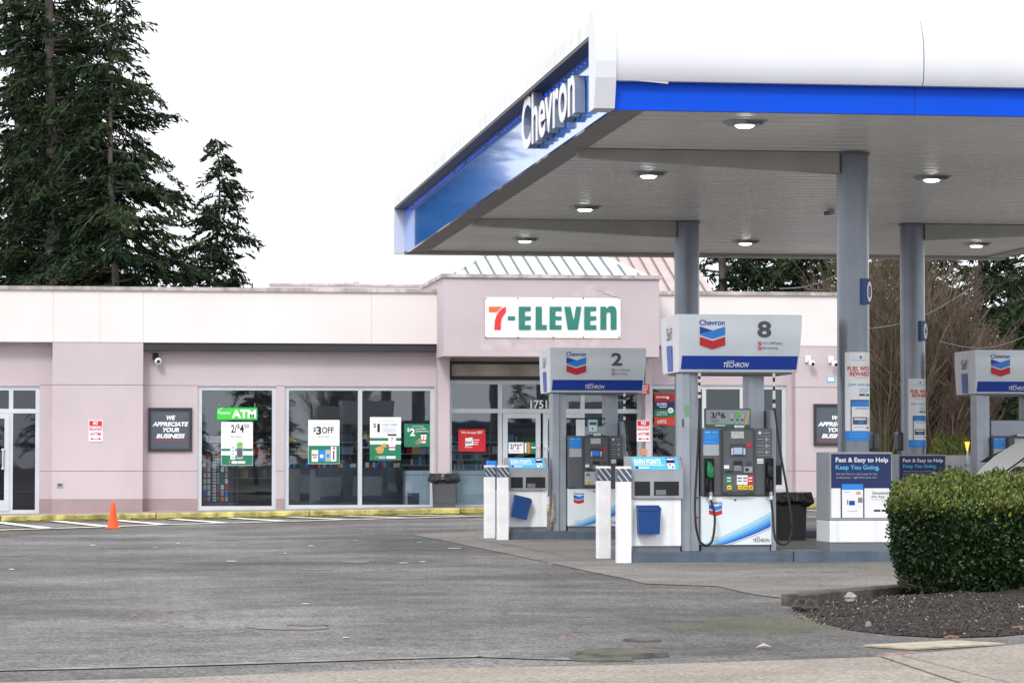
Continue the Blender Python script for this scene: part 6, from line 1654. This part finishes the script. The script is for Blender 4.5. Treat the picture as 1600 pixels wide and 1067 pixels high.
# conifers --------------------------------------------------------------------------------------
NM = [leafmat('needle_dark', (.010, .020, .010), .75, .15, .1), leafmat('needle_mid', (.018, .035, .014), .6, .15, .2), leafmat('needle_light', (.036, .062, .020), .6, .2, .2), leafmat('needle_olive', (.055, .064, .022), .6, .2, .2)]
BARK = mat('conifer_bark', (.13, .115, .10), .9, var=.3, vscale=4, bump=.6)
def conifer(x, y, z, H, zlo, R0, seed, label, tr=.25, per_m=9, power=.75, size=1.0, group='tall conifers behind the shop', sparse=0.0, cl=.22, asym=0.0, lean=0.0):
    g = np.random.default_rng(seed); th = thing('conifer_tree', (x, y, z), label, 'tree', group)
    mb = MB(); n = 14; pts = [(x+.10*math.sin(i*.7+seed)+lean*i/n, y, z+H*i/n) for i in range(n+1)]
    mb.tube(pts, tr, BARK, 8, rs=[tr*(1-.93*i/n) for i in range(n+1)])
    nb = int((H-zlo)*per_m); C_, U_, V_, M_ = [], [], [], []
    for b in range(nb):
        t = (b+g.random())/nb; h = zlo+(H-zlo)*t*.995
        rmax = R0*(1-t)**power+.12
        clump = (1-cl)+cl*math.sin(h*1.9+seed)*math.cos(b*2.4*.3)
        L = rmax*g.uniform(.55, 1.15)*clump+.1
        az = g.uniform(0, 2*math.pi)
        L *= 1+asym*math.cos(az)
        if sparse and g.random() < sparse: continue
        drop = g.uniform(.05, .42)*L; rise = g.uniform(.0, .22)*L*(1 if t < .8 else 2.2)
        bx, by = math.cos(az), math.sin(az)
        x0 = x+.10*math.sin(t*H/H*n*.7+seed)+lean*(h/H)
        def at(s): return np.array([x0+bx*L*s, y+by*L*s, z+h+rise*s*1.2-drop*4*s*(s-.0)*.5+.16*drop*0+ .25*rise*s**3])
        mb.tube([tuple(at(0)), tuple(at(.35)), tuple(at(.7)), tuple(at(.97))], .02, BARK, 4, rs=[.05*tr*4*(1-t)+.012, .022, .014, .006], cap=False)
        nt_ = max(5, int(L*9.5))
        lit = g.random()  # random needle tone for this branch
        for i in range(nt_):
            s = .12+.88*(i+g.random())/nt_; p = at(s)
            tl = (.18+.34*L*(1-s)+.10)*g.uniform(.6, 1.2); tl = min(tl, 1.0)
            sg = 1 if g.random() < .5 else -1; a2 = az+sg*g.uniform(.5, 1.25)
            dv = np.array([math.cos(a2), math.sin(a2), g.uniform(-.55, .12)])
            m_ = max(3, int(tl*17*size)); ts = (np.arange(m_)+g.random(m_))/m_
            c = p+dv*tl*ts[:, None]+g.standard_normal((m_, 3))*np.array([.03, .03, .04]); c[:, 2] -= .10*ts*tl
            d = dv*.9+g.standard_normal((m_, 3))*.38+np.array([0, 0, -.32]); d /= np.linalg.norm(d, axis=1)[:, None]
            w = np.cross(d, g.standard_normal((m_, 3))); w /= np.linalg.norm(w, axis=1)[:, None]
            ln = g.uniform(.08, .20, m_)/size**.3
            C_.append(c); U_.append(d*ln[:, None]); V_.append(w*(ln*g.uniform(.14, .30, m_))[:, None])
            q = g.random(m_)*.5+lit*.5; M_.append(np.where(q < .42, 0, np.where(q < .72, 1, np.where(q < .86, 2, 3))))
    mb.build('trunk', th)
    quads_obj('crown', np.concatenate(C_), np.concatenate(U_), np.concatenate(V_), NM, np.concatenate(M_), th, (x, y, z))
    return th
def tx(px, Y): return P(px, 400, Y).x
YT = 98.0
conifer(tx(78, YT), YT, 0, 27, 5.0, 4.5, 11, 'largest dark fir with a pale trunk rising out of the picture at upper left', .30, 13, sparse=.10, asym=.32)
conifer(tx(176, YT-3), YT-3, 0, 16.4, 4.0, 5.4, 23, 'fir with open branches, second trunk from the left edge', .19, 14, .85, sparse=.16)
conifer(tx(338, YT+2), YT+2, 0, 12.0, 3, 2.7, 31, 'smaller pointed fir standing alone right of the tall firs', .14, 17, .8, cl=.06)
conifer(tx(24, YT+5), YT+5, 0, 25, 4, 2.9, 47, 'dark fir close behind the tallest fir, nearest to the left edge of the picture', .3, 17, asym=.25)
conifer(tx(115, 104), 104, 0, 20, 4, 4.6, 49, 'dark fir filling the gap behind the two tallest firs at upper left', .22, 12, .6)
conifer(tx(1125, 96), 96, 0, 13, 3, 4.6, 53, 'dark fir behind the shop right of the left rear column', .3, 9, .7)
conifer(tx(1215, 99), 99, 0, 13.5, 3, 5.4, 59, 'dense dark fir behind the shop above pump 8', .3, 10, .7)
t_b = conifer(tx(1290, 94), 94, 0, 14, 3, 4.2, 61, 'dark fir behind the shop touching the front column', .25, 10, .7)
conifer(tx(1527, 92), 92, 0, 14, 1.0, 4.2, 71, 'tall conifer with tiered branches right of the bare trees', .26, 8, .55, sparse=.10)
conifer(tx(1640, 84), 84, 0, 12.5, .5, 3.9, 73, 'conifer at the right edge behind the last pump', .24, 8.5, .6)
conifer(tx(1420, 110), 110, 0, 13, 1, 5.5, 79, 'dark conifer far behind the bare brown trees', .26, 7, .6)
conifer(tx(1455, 98), 98, 0, 13.5, .5, 4.6, 87, 'dark evergreen standing behind the broad russet tree', .25, 11, .6)
conifer(tx(1575, 105), 105, 0, 8.5, .3, 5.5, 83, 'low dark conifer filling the gap behind the last pump', .26, 12, .5)
# bare trees -------------------------------------------------------------------------------------
TW = [mat('bare_twig_brown', (.115, .085, .062), .9, var=.25), mat('bare_twig_olive', (.095, .083, .045), .9, var=.25), mat('bare_twig_russet', (.13, .085, .066), .9, var=.25)]
def baretree(x, y, z, H, R0, seed, label, n1=34, m=0, up=.9):
    g = random.Random(seed); th = thing('bare_tree', (x, y, z), label, 'tree', 'bare trees right of the shop')
    mb = MB(); mb2 = MB()
    for k in range(4):
        a = g.uniform(0, 6.3); mb.tube([(x, y, z), (x+.2*math.cos(a), y+.2*math.sin(a), z+H*.12), (x+.5*math.cos(a), y+.5*math.sin(a), z+H*.3)], .1, TW[1], 6, rs=[.12, .09, .05])
    for k in range(n1):
        a = g.uniform(0, 2*math.pi); rr = R0*math.sqrt(g.random()); hh = H*(1-.35*(rr/R0)**2)*g.uniform(.75, 1.0)
        base = Vector((x+.25*math.cos(a), y+.25*math.sin(a), z+H*g.uniform(.02, .25)))
        tip = Vector((x+rr*math.cos(a), y+rr*math.sin(a), z+hh)); mid = base.lerp(tip, .5)+Vector((math.cos(a), math.sin(a), 0))*R0*.14
        pts = [base, base.lerp(mid, .5)+Vector((g.uniform(-.1, .1), 0, 0)), mid, mid.lerp(tip, .5)+Vector((g.uniform(-.15, .15), 0, 0)), tip]
        mb.tube(pts, .03, TW[m], 4, rs=[.04, .034, .025, .016, .006], cap=False)
        for j in range(26):
            s = g.uniform(.18, 1.0); i = min(3, int(s*4)); f_ = s*4-i; p = pts[i].lerp(pts[i+1], f_)
            a2 = a+g.uniform(-1.9, 1.9); L = g.uniform(.4, 1.3)
            d = Vector((math.cos(a2)*.55, math.sin(a2)*.55, up*g.uniform(.5, 1.2))).normalized(); q = p+d*L
            mm = TW[(m+g.choice((0, 0, 1, 2))) % 3]
            mb2.tube([p, p.lerp(q, .5)+Vector((g.uniform(-.05, .05), 0, .02)), q], .008, mm, 3, rs=[.012, .009, .004], cap=False)
            for l in range(4):
                p2 = p.lerp(q, g.uniform(.3, .95)); d2 = (d+Vector((g.uniform(-.7, .7), g.uniform(-.7, .7), g.uniform(-.1, .5)))).normalized(); mb2.tube([p2, p2+d2*g.uniform(.2, .5)], .005, mm, 3, rs=[.006, .003], cap=False)
    mb.build('trunk', th); mb2.build('crown', th); return th
baretree(tx(1378, 76), 76, 0, 8.2, 1.7, 3, 'bare olive-brown tree seen between the two canopy columns', 40, 1)
baretree(tx(1335, 80), 80, 0, 7.4, 1.9, 5, 'bare tree mostly behind the front column', 34, 1)
baretree(tx(1462, 77), 77, 0, 6.0, 1.9, 8, 'broad bare russet tree right of the column marked 4', 40, 2)
baretree(tx(1500, 82), 82, 0, 5.6, 1.8, 13, 'bare russet tree behind the right topper', 26, 2)
t_bare = baretree(tx(1425, 79), 79, 0, 8.0, 1.9, 21, 'tall bare brown tree behind the column marked 4', 44, 0)
# clipped cypresses by the far wall
CM = [leafmat('cypress_gold', (.13, .13, .03), .6), leafmat('cypress_green', (.05, .08, .02), .6)]
for k, (px, w, h, lab) in enumerate(((1467, .42, .9, 'leftmost golden cypress bush above the grey wall'), (1480, .45, .80, 'second golden cypress bush above the grey wall'), (1492, .42, .78, 'third golden cypress bush above the grey wall'), (1504, .45, .80, 'rightmost golden cypress bush next to the orange light'))):
    Yc = 68; c = P(px, 700, Yc); n = 2600; g = np.random.default_rng(k)
    th = thing('cypress_bush', (c.x, Yc, .1), lab, 'bush', 'golden cypress bushes by the far wall')
    t = g.random(n); a = g.random(n)*2*math.pi; H_ = 1.10+h-.25; rr = w*(1-t**2.2)*(.75+.3*g.random(n))
    pos = np.stack([c.x+rr*np.cos(a), Yc+rr*np.sin(a), .1+t*H_], 1)
    d = g.standard_normal((n, 3))*.4+np.array([0, 0, 1]); d /= np.linalg.norm(d, axis=1)[:, None]; wv = np.cross(d, g.standard_normal((n, 3))); wv /= np.linalg.norm(wv, axis=1)[:, None]
    quads_obj('foliage', pos, d*.07, wv*.035, CM, (g.random(n) < .5).astype(int), th, (c.x, Yc, .1))
    mb = MB(); mb.cyl(c.x, Yc, .0, H_*.9, w*.5, BARK, 8, .02); mb.build('stem', th)
c = P(1484, 740, 62); 
rr_ = np.random.default_rng(9); n = 1500; th = thing('dry_shrub', (c.x, 62, 0), 'low dry brown shrub in front of the grey wall', 'shrub')
v_ = rr_.standard_normal((n, 3)); v_ /= np.linalg.norm(v_, axis=1)[:, None]; pos = np.array([c.x, 62, .45])+v_*np.array([.28, .28, .5])*rr_.random((n, 1))**.4
d = rr_.standard_normal((n, 3)); d /= np.linalg.norm(d, axis=1)[:, None]; wv = np.cross(d, rr_.standard_normal((n, 3))); wv /= np.linalg.norm(wv, axis=1)[:, None]
quads_obj('foliage', pos, d*.05, wv*.015, [TW[0]], np.zeros(n), th, (c.x, 62, 0))
# grey wall far right, amber marker, wires
mb = MB(); a = P(1340, 720, 65); WG = mat('grey_block_wall', (.17, .175, .185), .9, var=.1, vscale=2, bump=.4)
mb.box(a.x, a.x+22, 65, 65.2, -.3, P(1500, 711, 65).z, WG); mb.build('block_wall', label='low grey wall below the golden cypress bushes at the far right', cat='wall')
c = P(1511.5, 697, 64.5); th = thing('amber_marker', (c.x, 64.5, 0), 'small glowing orange and yellow marker beyond the rear pump hose', 'marker')
mb = MB(); mb.cyl(c.x, 64.5, -.1, c.z-.1, .02, STEEL, 8); mb.build('post', th)
mb = MB(); AM = mat('amber_glow', (.9, .4, .03), .4, emit=(1, .42, .05), estr=1.2); mb.prism([(c.x-.012, c.z-.1), (c.x+.012, c.z-.1), (c.x+.055, c.z+.10), (c.x-.055, c.z+.10)], 64.5, 64.53, AM); mb.build('lens', th)
c = P(1511, 727, 63); mb = MB(); mb.cyl(c.x, 63, -.1, c.z+.12, .05, STEELD, 12); mb.cyl(c.x, 63, c.z+.12, c.z+.2, .04, STEELD, 12, .02); mb.cyl(c.x, 63, c.z+.02, c.z+.05, .08, STEELD, 12); mb.build('hydrant', label='grey standpipe in front of the far grey wall', cat='standpipe')
WIRE = mat('cable_grey', (.22, .22, .22), .6)
for k, (a, b, c, d, Y, r, lab) in enumerate(((1228, 458, 1330, 422, 85, .013, 'upper overhead cable crossing the firs left of the front column'), (1262, 458, 1330, 440, 85, .010, 'lower overhead cable left of the front column'), (1340, 420, 1500, 402, 86, .010, 'overhead cable near the canopy edge right of the front column'), (1356, 522, 1500, 470, 70, .007, 'drooping cable between the two columns'), (1480, 545, 1600, 535, 70, .006, 'pale cable just above the right pump topper'))):
    p, q = P(a, b, Y), P(c, d, Y); dd = q-p; p0 = p-dd*.1; q0 = q+dd*.1; mb = MB(); mb.tube([p0.lerp(q0, i/10)-Vector((0, 0, .25*math.sin(math.pi*i/10)-.2)) for i in range(11)], r, WIRE, 4); mb.build('overhead_cable', label=lab, cat='cable')

# car -----------------------------------------------------------------------------------------
def car():
    Yc = 36.2; q = Plane(Yc); xn = q.x(1567, 735); CW = mat('car_white_paint', (.95, .95, .95), .5, var=.01, coat=0); GLC = mat('car_dark_glass', (.01, .012, .015), .08, spec=.8, var=0)
    th = thing('parked_car', (xn+2.2, Yc+.9, 0), 'white car with its rounded end showing above the hedge at the right edge', 'car')
    hb = q.z(716, 1590)
    prof = [(0, .30), (-.01, .60), (.0, .90), (.03, 1.08), (.17, 1.24), (.33, 1.38), (.60, 1.54), (1.1, 1.68), (1.8, 1.74), (2.6, 1.66), (3.2, 1.40), (3.5, 1.16), (4.4, 1.02), (4.6, .80), (4.62, .35)]
    # rounded nose in plan as well: sections across the width
    W_ = 1.8; ns = 14; vs = []; m = len(prof)
    for j in range(ns+1):
        t = j/ns*2-1; pull = .08*abs(t)**3.0; drop = .10*abs(t)**4
        for (a, b) in prof: vs.append((xn+a+pull*(1-a/4.62)**2 if a < 4 else xn+a-pull*.5, Yc+.9+t*W_/2, .0+(b-drop if b > .7 else b)-.06-.12*(b > .95)))
    fs = [(j*m+i, j*m+i+1, (j+1)*m+i+1, (j+1)*m+i) for j in range(ns) for i in range(m-1)]+[list(range(m)), list(range(ns*m, ns*m+m))[::-1]]
    mb = MB(); mb.add(vs, fs, CW); mb.build('body', th, smooth='auto')
    for yy, sd in ((Yc-.012, 1), (Yc+1.80, -1)):
        mb = MB(); mb.prism([(xn+a, b) for a, b in ((.24, 1.10), (3.2, 1.05), (2.75, 1.33), (1.9, 1.45), (1.0, 1.41), (.60, 1.27), (.33, 1.165))], yy, yy+.024, GLC); mb.build('side_window', th)
    for xx in (.85, 3.7):
        for yy in (Yc-.02, Yc+1.60):
            mb = MB(); n = 24; vs = [(xn+xx+.35*math.cos(2*math.pi*i/n), y_, .35+.35*math.sin(2*math.pi*i/n)) for y_ in (yy, yy+.22) for i in range(n)]
            mb.add(vs, [list(range(n)), list(range(2*n-1, n-1, -1))]+[(i, i+n, (i+1)%n+n, (i+1)%n) for i in range(n)], BLACK); w = mb.build('wheel', th)
            mb = MB(); mb.add([(xn+xx+.22*math.cos(2*math.pi*i/n), yy-.004 if yy < Yc+1 else yy+.224, .35+.22*math.sin(2*math.pi*i/n)) for i in range(n)], [list(range(n))], STEEL); mb.build('rim', w)
    mb = MB(); yh = Yc-.01
    mb.prism([(xn+.09, .98), (xn+1.2, .98), (xn+1.2, 1.045), (xn+.17, 1.045)], yh-.02, yh+.04, BLACK); mb.tube([(xn+.02, yh, .96), (xn+.07, yh, 1.01), (xn+.19, yh, 1.09), (xn+.34, yh, 1.20), (xn+.62, yh, 1.33), (xn+1.0, yh, 1.45)], .011, BLACK, 6); mb.build('side_trim', th)
    mb = MB(); mb.prism([(xn+.33, .80), (xn+.55, .82), (xn+.50, .98), (xn+.35, .98)], yh-.012, yh+.06, REDP); mb.build('tail_light', th)
car()

# trees across the road, behind the camera: they show as reflections in the shop windows -----------
for k, (x, y, s, t) in enumerate(((-3, -46, .55, t_b), (3, -43, .56, t_b), (8.4, -47, .62, t_b), (24, -50, .45, t_b), (30, -46, .6, t_b), (-8, -60, .62, t_b), (0, -63, .5, t_b), (5.6, -66, .42, t_b), (11, -68, .46, t_b), (17.5, -66, .40, t_b), (13.2, -46, 1.0, t_bare))):
    dup(t, (x, y, 0), 'dark conifer across the road behind the viewer, mirrored in the shop windows' if t is t_b else 'bare tree across the road behind the viewer, mirrored in the middle shop window', rz=k*1.3, scale=(s*1.15, s*1.15, s), group='trees across the road' )
th = thing('low_building', (20, -50, 0), 'low flat-roofed building across the road, mirrored in the shop windows', 'building')
mb = MB(); mb.box(15.5, 27, -56, -48, 0, 3.1, mat('across_road_wall', (.20, .19, .19), .9)); mb.build('wall', th)
mb = MB(); mb.box(15.2, 27.3, -56.3, -47.7, 3.1, 3.4, mat('across_road_roof', (.05, .08, .20), .7)); mb.build('roof', th)
for k in range(4):
    mb = MB(); mb.box(16.3+k*2.7, 18.3+k*2.7, -47.99, -47.95, 1.0, 2.8, GLASSD); mb.build('window', th)
for o in bpy.data.objects:
    if '_org' in o: del o['_org']
print('objects', len(bpy.data.objects))
